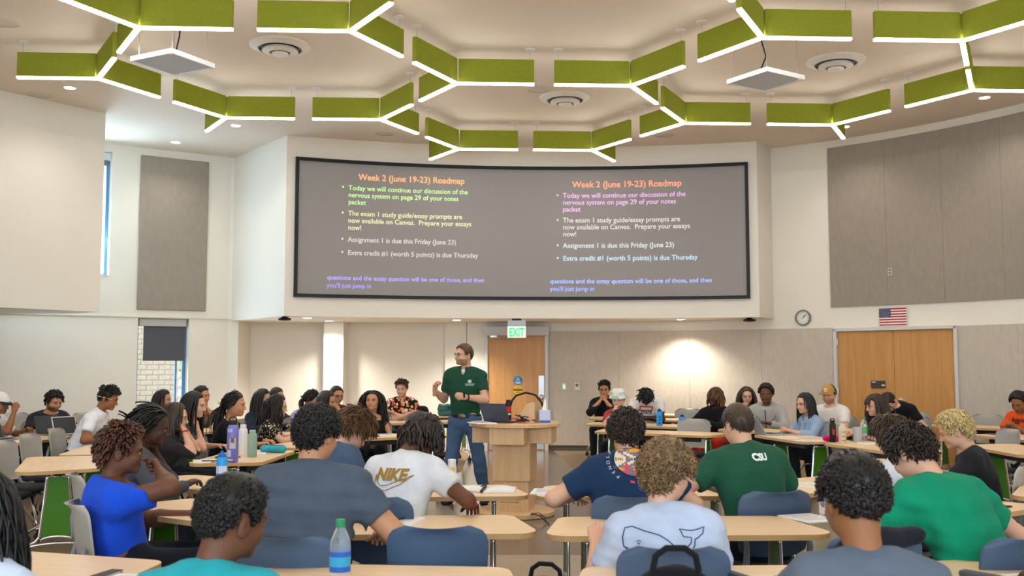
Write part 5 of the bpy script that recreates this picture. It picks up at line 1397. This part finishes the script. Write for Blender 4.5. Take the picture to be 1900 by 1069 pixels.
cl=b.build('clicker',M_BLACK,te['root'],True)
b=MB();nk_=te['neck'];b.lathe([(.0,-.03),(.022,-.028),(.034,-.01),(.036,.012),(.03,.02)],n=16);b.xf(np.array([[1,0,0,nk_[0]],[0,.75,0,nk_[1]+.045],[0,0,1,nk_[2]-.012],[0,0,0,1]]));b.build('undershirt',cloth('e6e6ea'),te['root'],True)
ring_at(te,-1,.93,.031,'15161a','watch',.009)
# --- right-hand rows
q['glassman']=person('person in a black and grey hoodie with glasses, hands folded at the chin',(1.52,16.45,1.285),166,'m',T('hoodie','1d1d1f'),skin=K4,hair=('quiff','17130f'),glasses='thick',look=(2,0,0),seed=34,L=(-.04,.25,.985),R=(.05,.25,.985),lp='grip',rp='grip',lpalm=(.8,-.5,0),rpalm=(-.8,-.5,0),lel=(-.7,.2,-.8),rel=(.7,.2,-.8))
q['bucket']=person('person in a red top and pastel knitted bucket hat, fist at the mouth',(1.42,13.35,1.155),164,'f',T('tee','b23a48'),skin=K5,hair=('short','3a2a22'),look=(0,4,0),seed=35,glasses='gold',R=(.03,.23,.97),rp='fist',rpalm=(-.3,-1,0),rel=(.5,.3,-.8))
q['bowed']=person('person in a white tee with red print, head bowed over folded arms',(1.97,14.7,1.175),170,'m',T('tee','e4e0dc'),skin=K1,hair=('twists','15120f',dict(long=.07,lift=.35,grav=.3)),look=(0,58,0),seed=36,w=1.1,arms_w=1.1,lean=20,slump=14,L=(.02,.40,.79),R=(-.02,.42,.79),lel=(-1,0,-.2),rel=(1,0,-.2))
q['locs']=person('person in a black hoodie with blond-streaked locs and gold chain',(2.84,13.95,1.145),150,'m',T('hoodie','161618'),skin=K1,hair=('twists','2a1c14',dict(long=.15,lift=.15,grav=.5,col2=lin('8a5c30'))),look=(-14,0,0),seed=37,bottom='c8341f',L=(.05,.36,.785),lean=-2)
necklace(q['locs'],'d0b060',.07,.11)
q['browngirl']=person('person with long brown hair resting a hand over the mouth',(3.46,14.75,1.235),158,'f',T('long','7a5f50'),skin=K5,hair=('long','4a3425',dict(long=.4)),look=(18,8,0),seed=38,R=(.02,.22,.96),rp='grip',rpalm=(-.3,-1,0),rel=(.5,.4,-.8))
q['zip']=person('person in a light grey zip hoodie with a black chest seam',(3.42,13.45,1.30),152,'m',T('hoodie','a9a6a2'),skin=K2,hair=('afro','15120f'),look=(6,4,0),seed=39,w=1.06,L=(-.10,.36,.80),R=(.14,.38,.80))
q['denim']=person('person in a light blue denim jacket with dark hair and glasses',(3.57,12.18,1.195),108,'f',T('jacket','8fa5c0'),skin=K5,hair=('long','1c1614',dict(long=.26)),glasses='gold',look=(8,0,0),seed=40,lean=16,slump=10,L=(-.14,.46,.785),R=(.10,.40,.785))
q['tancap']=person('person in a white tee and tan cap with green mesh back',(4.30,13.55,1.29),128,'m',T('tee','e2ddd8'),skin=K5,hair=('short','5a4330'),look=(10,0,0),seed=41,w=1.1,arms_w=1.1,beard='8a6a50',L=(-.10,.34,.785))
cp=cap(q['tancap'],'b98a45','a87a38',mesh_back='3c4a30')
b=MB();b.lathe([(.0,0),(.026,.001),(.026,.004),(.0,.005)],n=20);b.xf(q['tancap']['M4']@np.array([[1,0,0,0],[0,0,1,.105],[0,1,-.0,.245],[0,0,0,1]]));b.build('cap_badge',plain('efe6dc',.6),cp,True)
b=MB();b.lathe([(.0,0),(.010,.001),(.010,.006),(.0,.007)],n=14);b.xf(q['tancap']['M4']@np.array([[1,0,0,0],[0,0,1,.106],[0,1,0,.245],[0,0,0,1]]));b.build('cap_badge',plain('c8483c',.6),cp,True)
q['longbrown']=person('person in a pale tee with orange print, long brown fringe and glasses',(4.18,11.5,1.215),98,'f',T('tee','dcd5dd'),skin=K5,hair=('bangs','3b2a22',dict(long=.44)),glasses='gold',look=(0,6,0),seed=42,lean=10,slump=12,L=(-.16,.44,.785),R=(.14,.42,.785),rp='grip')
q['blackbowed']=person('person in a black tee bent low behind the long brown fringe',(4.98,13.25,1.16),128,'m',T('tee','18191c'),skin=K5,hair=('short','231a15'),look=(0,50,0),seed=43,w=1.14,lean=24,slump=18)
q['orange']=person('person in an orange tee with black script on the chest, looking down',(6.38,12.6,1.205),118,'m',T('tee','e8571f'),skin=K3,hair=('afro','15120f'),look=(10,26,0),seed=44,lean=4,slump=14,L=(-.06,.30,.80),R=(.06,.30,.80),lp='grip',rp='grip')
# bucket hat
M=q['bucket']['M4'];b=MB();pf=[(.02,.312),(.072,.302),(.088,.275),(.094,.235),(.100,.222),(.128,.195),(.126,.190)]
b.lathe(pf,c=(0,-.002,0),n=28);b.xf(M);me=mesh('bucket_hat',b.V,b.F,None,mats=[plain(c,.95) for c in('e6dfd6','a8cfe0','e6b8c8','e8d49a','9fc7a8')],fmat=[((i//28)*2+(i%28)//4)%5 if i//28>1 else 0 for i in range(len(b.F))]);obj('bucket_hat',me,q['bucket']['root'])
# zip hoodie seams, denim placket
def front_line(info,pts,r,col,name,side=1):
    P=on_shirt(info,pts,side,.002);b=MB();b.tube(P,r,6);return b.build(name,plain(col,.6),info['shirt'],True)
zc=q['zip']['chest'][2]
front_line(q['zip'],[(0,z) for z in np.linspace(zc+.10,zc-.22,9)],.006,'26262a','zip')
for s in(-1,1):front_line(q['zip'],[(s*.02,zc-.08),(s*.07,zc-.05),(s*.12,zc-.0),(s*.14,zc+.03)],.003,'26262a','seam')
for s in(-1,1):front_line(q['denim'],[(s*.05,z) for z in np.linspace(q['denim']['chest'][2]+.06,q['denim']['waist'][2]-.05,7)],.006,'6f86a4','seam')
# backs and fronts with print
wi=q['whale'];cz=wi['chest'][2]-.035
def outline(info,P,r,col,side=-1,name='print_outline',closed=False):
    Q=[];P=list(P)
    for i in range(len(P)-(0 if closed else 1)):
        a,b2=np.array(P[i]),np.array(P[(i+1)%len(P)]);n=max(2,int(np.linalg.norm(b2-a)/.012))
        Q+=[tuple(a+(b2-a)*k_/n) for k_ in range(n)]
    if not closed:Q.append(P[-1])
    b=MB();b.tube(on_shirt(info,Q,side,.001),r,5,closed=closed);return b.build(name,plain(col,.8),info['shirt'],True)
S_=.00233  # metres per photograph pixel at that depth
def wpx(u,v):return ((u-1226)*S_,cz-(v-1000)*S_+.075)
wh=[(1240,1013),(1225,999),(1210,990),(1185,984),(1165,978),(1152,981),(1148,996),(1150,1012),(1160,1020),(1190,1025),(1225,1028)]
outline(wi,[wpx(*p) for p in wh],.0022,'2b3350')
outline(wi,[wpx(*p) for p in[(1240,1013),(1256,1012),(1265,1004),(1266,995),(1252,993),(1246,981),(1258,983),(1268,984),(1280,982),(1291,978),(1288,990),(1278,996),(1272,998),(1272,1008),(1266,1018)]],.0022,'2b3350')
outline(wi,[wpx(*p) for p in[(1152,1013),(1165,1018),(1180,1019),(1190,1018)]],.0016,'2b3350');outline(wi,[wpx(*p) for p in[(1172,1003),(1176,1000),(1180,1003)]],.0016,'2b3350');outline(wi,[wpx(1174,1006),wpx(1177,1006)],.003,'2b3350')
nv=q['navy'];cz=nv['chest'][2]+.0;ex,ez=.045,cz+.165
def emblem():
    n=44;A,B=.125,.088;V2=[];F=[];C=[]
    pal=dict(g='6f6a86',r='c8485a',y='e39a2c',c='ddcba4',d='2a2438')
    for j in range(n+1):
        for i in range(n+1):
            u,v=-1+2*i/n,-1+2*j/n
            x=u*sqrt(1-v*v/2);y=v*sqrt(1-u*u/2);V2.append((ex+x*A,ez+y*B))
    fm=[];keys=list('gryc d'.replace(' ',''))
    for j in range(n):
        for i in range(n):
            a=j*(n+1)+i;F.append((a,a+1,a+n+2,a+n+1))
            u=-1+2*(i+.5)/n;v=-1+2*(j+.5)/n;x=u*sqrt(1-v*v/2);y=v*sqrt(1-u*u/2)
            k_='g';ax=int(abs(x)*16)/16;ay=int(abs(y)*12)/12
            if abs(ay*1.7-ax)<.13 and ax<.62:k_='c'
            if ax>.44 and ay<(ax-.36)*.85:k_='c'
            if ax<.40-(ay-.40)*1.2 and .40<=ay<.68 and abs(ay*1.7-ax)>=.13:k_='y'
            if ax<.14 and ay>=.68:k_='r'
            if ax>.52 and .42<=ay<.62:k_='y'
            if ax>.34 and ay>=.62:k_='r'
            if ax>.60 and abs(y)<.09 and (abs(x)*11)%1<.5:k_='d'
            if ax<.12 and ay<.06:k_='d'
            fm.append(keys.index(k_))
    me=mesh('emblem',on_shirt(nv,V2,-1,.004),F,None,mats=[plain(pal[k_],.8) for k_ in keys],fmat=fm);obj('emblem',me,nv['shirt'])
    # ring lettering
    txt='PENDLETON WOOL';n=len(txt)
    for i,ch in enumerate(txt):
        if ch==' ':continue
        a=radians(228)-radians(170)*i/(n-1);cx,cy=ex+cos(a)*.153,ez+sin(a)*.114
        V,F=text2d(ch,.026,'CENTER');r=a-pi/2
        P=[(cx+x*cos(r)-y*sin(r),cy+x*sin(r)+y*cos(r)) for x,y in V]
        obj('lettering',mesh('lettering',on_shirt(nv,P,-1,.004),F,plain('c5cad6',.8),False),nv['shirt'])
    for i,ch in enumerate('1863'):
        V,F=text2d(ch,.024,'CENTER');obj('lettering',mesh('lettering',on_shirt(nv,[(ex+.0+i*.03+x,ez-.128+y) for x,y in V],-1,.004),F,plain('c5cad6',.8),False),nv['shirt'])
    V=[(ex-.045,ez-.108),(ex-.02,ez-.112),(ex-.018,ez-.126),(ex-.042,ez-.122)];obj('print_patch',mesh('print_patch',on_shirt(nv,V,-1,.004),[(0,1,2,3)],plain('c8485a',.8),False),nv['shirt'])
emblem()
po=q['polo'];print_text(po,'CSU',.052,.02,po['neck'][2]-.028,'e8ece8',-1,bold=.003)
sw=q['swoosh'];cz=sw['chest'][2]+.075
print_text(sw,'NIKE',.085,-.005,cz-.03,'9a7428',-1,bold=.004,shear=.15)
outline(sw,[(-.10,cz-.005),(-.108,cz-.06),(-.08,cz-.088),(-.02,cz-.085),(.06,cz-.05),(.125,cz-.0),(.05,cz-.03),(-.02,cz-.058),(-.06,cz-.060),(-.085,cz-.045),(-.10,cz-.005)],.0024,'9a7428')
og=q['orange'];print_text(og,'Aggies',.085,.0,og['chest'][2]+.02,'1c1a1a',1,shear=.25,bold=.001)
bo=q['bowed'];print_text(bo,'STATE',.055,.0,bo['chest'][2]-.05,'33343c',1,bold=.002)
V=[(-.09,bo['chest'][2]+.05),(.09,bo['chest'][2]+.06),(.10,bo['chest'][2]+.0),(-.08,bo['chest'][2]-.0)];outline(bo,[(x,z) for x,z in V],.010,'c4522e',1,'print_patch',True)
lb=q['longbrown'];cz=lb['waist'][2]+.10
rng=np.random.RandomState(9)
for i in range(9):
    x,z=rng.uniform(-.09,.09),cz+rng.uniform(-.045,.04);r_=rng.uniform(.012,.022)
    P=[(x+r_*cos(a),z+r_*.8*sin(a)) for a in np.linspace(0,2*pi,8,endpoint=False)];obj('print_patch',mesh('print_patch',on_shirt(lb,P,1,.003),[tuple(range(8))],plain(['d9773f','b8602f','8f5a3a'][i%3],.8),False),lb['shirt'])
ch_=q['chain'];outline(ch_,[(-.11,ch_['chest'][2]-.03),(-.09,ch_['chest'][2]-.055),(-.06,ch_['chest'][2]-.03),(-.05,ch_['chest'][2]-.06),(0,ch_['chest'][2]-.055),(.04,ch_['chest'][2]-.03),(.05,ch_['chest'][2]-.06),(.10,ch_['chest'][2]-.03)],.0035,'b9b9bd',1)
te_z=te['chest'][2]+.05
b=MB();P=[(-.085+.020*cos(a),te_z+.02*sin(a)) for a in np.linspace(0,2*pi,10,endpoint=False)];obj('print_patch',mesh('print_patch',on_shirt(te,P,1,.003),[tuple(range(10))],plain('b9c6bd',.8),False),te['shirt'])
for k_,(w_,dz) in enumerate(((.10,-.034),(.085,-.048))):
    P=[(-.085-w_/2,te_z+dz),(-.085,te_z+dz),(-.085+w_/2,te_z+dz),(-.085+w_/2,te_z+dz+.008),(-.085,te_z+dz+.008),(-.085-w_/2,te_z+dz+.008)];obj('print_patch',mesh('print_patch',on_shirt(te,P,1,.003),[(0,1,4,5),(1,2,3,4)],plain('9fb0a6',.8),False),te['shirt'])
# chairs under everybody
SHORT=dict(teal='bright teal tee',slate='slate grey tee',braidedge='pale blue tee and braids',sleeveedge='white tee by the binder',curly='washed navy grey tee',whale='whale tee',blue='royal blue tee',green='kelly green tee',armedge='charcoal tee at the slanting table',navy='navy emblem tee',polo='seated dark green polo',swoosh='white tee with gold print',brownmop='brown mop',greysleeve='charcoal long sleeves',greybehind='pale grey tee',blond='bleached curls',glasses='fists at the mouth',blackhair='long straight black hair and grey tee',vneck='black V-neck',blouse='black and cream blouse',polowhite='white polo',chain='silver chain',capman='white cap',win1='long hair before the window',hands='tan top',navywoman='dark navy top',brownbehind='half hidden brown hair',bun='pale lilac top',hairprofile='lavender top',maroon='maroon shirt',tube='black tube top',floral='bright floral shirt',glassman='black hoodie and glasses',bucket='bucket hat',bowed='bowed head and white tee',locs='blond-streaked locs',browngirl='long brown hair and covered mouth',zip='grey zip hoodie',denim='denim jacket',tancap='tan cap',longbrown='long brown fringe',blackbowed='black tee bent low',orange='orange tee')
roots={v['root'].name:k_ for k_,v in q.items() if v}
for i in PEOPLE:
    k_=roots.get(i['root'].name)
    if k_ is None or k_=='teacher':continue
    r=i['root'];y=i['yaw']
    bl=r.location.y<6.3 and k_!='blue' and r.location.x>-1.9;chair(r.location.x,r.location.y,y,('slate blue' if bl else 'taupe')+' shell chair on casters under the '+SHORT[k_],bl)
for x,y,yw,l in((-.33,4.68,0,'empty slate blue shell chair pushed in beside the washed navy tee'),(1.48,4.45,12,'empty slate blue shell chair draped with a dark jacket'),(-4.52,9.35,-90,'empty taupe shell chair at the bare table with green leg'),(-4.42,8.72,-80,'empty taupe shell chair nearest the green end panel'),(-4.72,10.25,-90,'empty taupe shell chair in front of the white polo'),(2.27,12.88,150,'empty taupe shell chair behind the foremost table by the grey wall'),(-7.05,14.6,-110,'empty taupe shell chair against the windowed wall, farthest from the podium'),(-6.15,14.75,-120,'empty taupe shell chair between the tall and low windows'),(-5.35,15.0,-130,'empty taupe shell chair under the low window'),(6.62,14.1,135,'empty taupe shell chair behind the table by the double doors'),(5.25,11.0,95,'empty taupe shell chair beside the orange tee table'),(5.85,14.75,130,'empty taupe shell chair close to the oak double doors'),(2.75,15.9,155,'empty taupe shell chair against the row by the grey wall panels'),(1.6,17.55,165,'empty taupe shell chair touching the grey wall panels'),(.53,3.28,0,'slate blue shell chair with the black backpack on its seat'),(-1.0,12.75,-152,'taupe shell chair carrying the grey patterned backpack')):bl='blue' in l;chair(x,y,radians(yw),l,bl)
# ------------------------------------------------------------------ things on tables
R_=radians
# podium
pz=.97
laptop('open laptop tilted on the podium, screen to the instructor',-.10,10.55,pz,R_(150),ang=60,col='3a3c42',lid='4c5260')
paper('loose white papers on the edge of the podium',-.31,10.36,R_(25),z=pz,n=4)
flask('black capped soda bottle with red and white label on the podium',-.04,10.92,'1a1416',.24,.034,'17181b','none',pz,'soda_bottle',stick=[(-pi/2,.09,.09,.06,'c8283c'),(-pi/2,.06,.06,.02,'e8e4e2')])
flask('small silver capped bottle beside the gooseneck lamp',.26,10.85,'3a4048',.20,.03,'b8bcc0','none',pz,'drink_bottle')
t=thing('tissue_box','pale blue and white tissue box with a tissue sticking out, on the podium','tissue box',(.335,10.50,pz),R_(8));MB().box((0,0,.065),(.115,.115,.13),bev=.003).build('carton',plain('c3cde6',.7),t);MB().box((0,-.058,.014),(.112,.002,.025)).build('printed_band',plain('3a62b8',.6),t)
V=[];F=[]
for i in range(7):
    a=i/6
    for k_ in range(9):
        b9=2*pi*k_/9;r=(.030-.022*a)*(1+.35*sin(3*b9+a*3));V.append((r*cos(b9)+.015*a,r*.6*sin(b9),.128+.115*a+.012*sin(2*b9)*a))
for i in range(6):
    for k_ in range(9):F.append((i*9+k_,i*9+(k_+1)%9,(i+1)*9+(k_+1)%9,(i+1)*9+k_))
obj('tissue',mesh('tissue',V,F,plain('f2f1ef',.9)),t)
t=thing('cable_tangle','tangle of black and red cables beside the podium laptop','cable',(.10,10.40,pz));rng=np.random.RandomState(4)
for c2 in('15161a','8a2028','2a2b30'):
    P=np.cumsum(rng.normal(size=(14,3))*.035,0);P-=P.mean(0);P[:,2]=np.abs(P[:,2])*.8+.012;MB().tube(P,.006,6).build('cable',plain(c2,.5),t,True)
# first row, camera side
t=thing('iced_tea_bottle','clear bottle of orange tea with a yellow flower label','bottle',(-.41,6.86,TZ))
MB().lathe([(.030,0),(.032,.006),(.032,.052)],n=20).build('tea',mat('tea',lin('c8763a'),.1,trans=.3),t,True)
MB().lathe([(.0325,.05),(.033,.13),(.028,.165),(.026,.178)],n=20,cap=False).build('bottle_body',plain('d8d2cc',.25),t,True);MB().lathe([(.027,.176),(.028,.18),(.027,.192),(.02,.194)],n=18).build('cap',plain('e6e2de',.4),t,True)
b=MB();V=[]
for k_ in range(16):
    a=2*pi*k_/16;r=.022 if k_%2==0 else .013;th=-pi/2+.25+r*cos(a)/.033;V.append((.0342*cos(th),.0342*sin(th),.115+1.6*r*sin(a)))
b.add(V,[tuple(range(16))]);b.build('flower_label',plain('e8b820',.5),t)
open_book('open spiral notebook with white pages on the table before the gold print tee',-.19,6.72,R_(-4))
pen('dark pen lying across the open spiral notebook',-.18,6.75,R_(70),'1d1f26',TZ+.028)
paper('white worksheet at the left end of the table before the navy emblem tee',.24,6.62,R_(-8),n=3)
pen('thick black marker on the worksheet by the navy emblem tee',.335,6.66,R_(112),'15161a',TZ+.010,.15,.010)
paper('white worksheet under the arm of the navy emblem tee',.98,6.72,R_(5),n=3)
paper('folded white sheet lying on the slanting table beside the dark green polo',2.07,7.0,R_(40),n=1)
notebook('closed dark notebook in front of the seated dark green polo',1.42,6.72,R_(10),'3a352f')
# second row
paper('stack of white sheets beside the washed navy tee',-.62,5.36,R_(-12),w=.25,n=5)
pen('thin pen on the sheets beside the washed navy tee',-.60,5.36,R_(60),'2a2c34',TZ+.015)
water_bottle('clear water bottle with blue cap and blue label on the slanting table',1.75,5.62,'2c4fa8','3f7ad0',1.22)
paper('white sheet beside the blue-capped water bottle',1.62,5.50,R_(20),n=2)
phone('black phone lying flat by the kelly green tee',2.86,5.93,R_(-62))
notebook('white notebook beside the black phone on the slanting table',2.62,5.72,R_(30),'e6e6ea',h=.022)
# third row
water_bottle('tall clear water bottle with green cap and blue label',-.635,3.74,'27915a','2f63b8',1.17,band='3fa3c9')
paper('white page partly under the teal tee arm',-.86,3.72,R_(3),w=.28,n=3)
paper('white page with a dark binder edge below the royal blue tee',-1.47,3.88,R_(-14),w=.27,n=3)
b9=notebook('dark binder under the white page below the royal blue tee',-1.63,3.98,R_(-14),'4a3d3c',w=.05,d=.26,h=.012,cat='binder')
paper('white page with purple heading at the corner below the aisle table',-2.22,4.18,R_(-20),n=3)
phone('dark phone with a lit screen beside the green-capped bottle',-.40,3.62,R_(80),'2e3030')
paper('white page on the table behind the black backpack',1.02,3.86,R_(3),w=.26,n=3)
pen('black pen on the page behind the black backpack',1.08,3.90,R_(-20),'16171c',TZ+.012,r=.006)
t=thing('binder','narrow dark binder spine beside the page behind the backpack','binder',(.90,3.92,TZ),R_(24));MB().box((0,0,.012),(.045,.28,.024),bev=.006).build('spine',plain('3c3f46',.5),t)
paper('white page beside the dark forearm',2.03,3.90,R_(14),w=.30,n=3)
t=thing('binder','long dark binder spine beside the dark forearm','binder',(1.88,3.92,TZ),R_(36));MB().box((0,0,.012),(.05,.30,.024),bev=.006).build('spine',plain('4b4c52',.5),t)
backpack('black backpack standing on a chair seat, carry handle up',.53,3.30,.46,R_(180),'17181b',.47,.33,.20)
backpack('black backpack with grey zip standing on the aisle floor',.16,4.62,0,R_(160),'141518',.62,.30,.20)
backpack('black backpack slumped on the floor beside the royal blue tee chair',-3.15,6.2,0,R_(-60),'1d1f24',.34,.32,.24)
backpack('grey patterned backpack on the chair seat beside the black tube top',-1.0,12.75,.46,R_(28),'6a6a6c',.42,.30,.20)
t=thing('jacket','dark jacket hung over the empty slate blue chair','jacket',(1.48,4.45,0),R_(12))
f=Field((-.32,-.42,.35),(.32,.05,.98),.014);f.seg((-.17,-.27,.80),(.14,-.27,.87),.055,.05,.04).seg((-.19,-.285,.78),(-.2,-.29,.50),.05,.06,.04).seg((.0,-.285,.84),(-.05,-.30,.52),.07,.07,.05).seg((-.12,-.21,.83),(-.16,-.19,.66),.04,.04,.04);f.folds(.008,5)
V,Q=f.net();obj('jacket_body',mesh('jacket_body',V,Q,cloth('1f2229')),t)
# left tables
flask('tall purple water bottle with stickers and black loop cap',-2.40,8.62,'7f7cc8',.385,.048,'26272b','loop',stick=[(-1.9,.26,.05,.03,'b9b6e0'),(-1.3,.12,.055,.09,'c9c4bd'),(-1.35,.17,.03,.04,'7a3f2a'),(-2.0,.05,.045,.06,'c3bfe4'),(-1.7,.02,.05,.012,'d8d6ee')])
flask('tall plain white bottle behind the purple one',-2.50,9.32,'e6e6e8',.30,.042,'e2e2e4','none')
flask('sage green glass bottle half full beside the white bottle',-2.36,9.12,'a9c4b4',.26,.042,'a8c2b2','none',mtl=mat('sage_glass',lin('b4cfc0'),.12,trans=.45,ior=1.2))
t=thing('pencil_case','shiny teal pencil case by the sage bottle','pencil case',(-2.27,9.55,TZ),R_(-8));f=Field((-.14,-.07,-.01),(.14,.07,.09),.008);f.seg((-.09,0,.035),(.09,0,.035),.036,k=.01,front=(0,1,0),ratio=1.2).half((0,0,.002),(0,0,-1.)).folds(.003,2);V,Q=f.net();obj('pouch',mesh('pouch',V,Q,plain('1f9fb4',.2)),t);MB().tube([(-.10,0,.072),(.10,0,.072)],.004,6).build('zip',plain('0f6f80',.4),t)
paper('white sheets near the fists-at-mouth glasses',-2.62,8.72,R_(-70),n=3);pen('black pen on the sheets before the fists-at-mouth glasses',-2.58,8.62,R_(5),'16171b',TZ+.01,.16)
notebook('slim dark slate notebook beside the purple bottle',-2.55,9.02,R_(80),'3d4a52',.10,.20,.016);paper('white sheets in front of the black V-neck',-2.48,9.55,R_(-80),n=3)
for i,(dx,dy) in enumerate(((0,0),(.05,.02),(.10,.0),(.13,.035),(.17,.01))):
    t=thing('hair_clip','small tortoiseshell hair clip lying by the purple bottle','hair clip',(-2.55+dx,8.56+dy*.8,TZ),i*.9,'tortoiseshell clips');MB().tube([(-.018,0,.006),(0,.006,.012),(.018,0,.006)],[.003,.006,.003],6).build('clip',plain('8a5a3c',.3),t,True)
notebook('white exercise book under the hand of the black and cream blouse',-2.12,10.72,R_(-78),'e8e6e2',h=.016);paper('white sheet beyond the exercise book',-2.06,11.12,R_(-80))
flask('clear and bright blue sports bottle behind the black curls of the teal tee',-1.98,6.86,'2f9be0',.25,.037,'2b6fc0','spout',stick=[(-1.4,.10,.10,.05,'c9d4ea')])
laptop('open laptop in front of the silver chain',-5.45,11.95,TZ,R_(60),'8f8c86','3b372f',72);laptop('open pale laptop with papers beside the silver chain',-5.15,11.75,TZ,R_(62),'c9c2b6','d8d2c6',72);laptop('open grey laptop in front of the white cap',-5.62,11.15,TZ,R_(88),'8f8f92','8a8a8c',70)
paper('white sheet on the laptop table',-5.30,11.0,R_(-80),n=2)
paper('white sheets in front of the black tube top',-1.50,11.88,R_(20),w=.24,n=4);phone('dark phone by the sheets of the black tube top',-1.62,11.68,R_(100));paper('white sheet near the end of the tube top table',-1.12,12.0,R_(28))
t=thing('folded_sweater','folded dark teal sweater lying on the rear table','sweater',(-1.02,16.4,TZ));f=Field((-.24,-.17,-.02),(.24,.17,.22),.014);f.seg((-.12,0,.05),(.12,0,.05),.07,k=.04,front=(0,1,0),ratio=1.5).seg((-.14,-.02,.13),(.08,.0,.14),.05,k=.04,front=(0,1,0),ratio=1.5).half((0,0,.002),(0,0,-1.)).folds(.012,8);V,Q=f.net();obj('knit',mesh('knit',V,Q,cloth('3f6a68')),t)
t=thing('duffel_bag','flat black duffel bag lying on the rear table','bag',(-1.58,16.25,TZ));f=Field((-.26,-.14,-.02),(.26,.14,.22),.014);f.seg((-.15,0,.08),(.15,0,.08),.085,k=.03).half((0,0,.002),(0,0,-1.)).folds(.006,4);V,Q=f.net();obj('bag_body',mesh('bag_body',V,Q,cloth('1e1f22')),t);MB().tube([(-.08,0,.15),(-.05,0,.20),(.05,0,.20),(.08,0,.15)],.010,6).build('carry_handle',cloth('26272b'),t,True)
# right-hand rows
flask('bright blue sports bottle standing by the bowed head',2.02,13.72,'1f9be8',.235,.040,'16365a','spout',stick=[(-1.57,.07,.03,.02,'1a4f86'),(-1.57,.11,.03,.02,'1a4f86'),(-1.57,.03,.03,.02,'1a4f86')])
flask('short bright blue sports bottle near the blond-streaked locs',2.28,13.42,'1f9be8',.17,.043,'16365a','spout')
paper('white sheets with orange tab before the blond-streaked locs',2.55,13.55,R_(150),n=3);pen('black pen on the sheets before the locs',2.58,13.55,R_(20),'15161a',TZ+.01)
paper('crumpled white tissue by the bowed head',1.78,13.78,R_(30),w=.06,d=.06,n=6,lines=False)
laptop('open silver laptop beside the denim jacket',3.08,12.0,TZ,R_(100),'a9abb0','a4a7ac',62,.30);paper('white sheets under the denim sleeves',3.12,11.5,R_(104),n=2,w=.24);paper('white worksheet at the bend of the denim table',3.28,11.02,R_(104),n=2)
t=thing('pencil_pouch','hot pink pencil pouch at the joint of two tables','pencil case',(3.52,10.98,TZ),R_(12));f=Field((-.15,-.07,-.01),(.15,.07,.09),.008);f.seg((-.09,0,.03),(.09,0,.03),.034,k=.01,front=(0,1,0),ratio=1.3).half((0,0,.002),(0,0,-1.)).folds(.003,6);V,Q=f.net();obj('pouch',mesh('pouch',V,Q,cloth('d81b6a')),t);MB().tube([(-.09,-.01,.064),(.09,-.01,.064)],.003,6).build('zip',plain('f0a030',.4),t)
flask('cream speckled tumbler with pale lid',3.50,10.62,'d6c6a6',.225,.040,'e0d8c8','none',name='tumbler',stick=[(-1.9+.35*(i%4),.03+.045*(i//4),.008,.012,'7a6650') for i in range(12)])
flask('black bottle with an orange flame decal beside the tumbler',3.48,10.88,'1b1a1b',.25,.035,'1b1a1b','loop',stick=[(-1.6,.08,.022,.06,'d8401c')])
t=thing('tumbler','frosted grey cup behind the speckled tumbler','cup',(3.74,10.85,TZ));MB().lathe([(.040,0),(.043,.005),(.050,.16),(.047,.16)],n=22,cap=True).build('cup',plain('b3b7bb',.35),t,True)
water_bottle('clear bottle with green label before the pale tee with orange print',3.88,11.05,'3a9a4a','58b868',1.15,band='58b868')
paper('white notepad in front of the pale tee with orange print',3.78,10.62,R_(104),w=.15,d=.2,n=5)
t=thing('phone_case','black padded case lying open on the denim table corner','case',(3.88,10.12,TZ),R_(14));MB().box((0,0,.014),(.20,.11,.028),bev=.008).build('case_body',plain('17181b',.5),t);MB().box((.0,.01,.029),(.12,.06,.003)).build('window',plain('b8bcc0',.2),t)
pen('white pen held upright by the long brown fringe',3.86,10.75,R_(80),'e4e4e6',TZ)
phone('grey phone on the table before the orange tee',5.76,12.0,R_(20),'5a5c60');paper('white sheets before the orange tee',5.86,11.35,R_(100),n=2)
phone('black phone at the end of the empty right-hand table',5.1,9.35,R_(60))
print('TIME',time.time()-T0,len(bpy.data.objects))
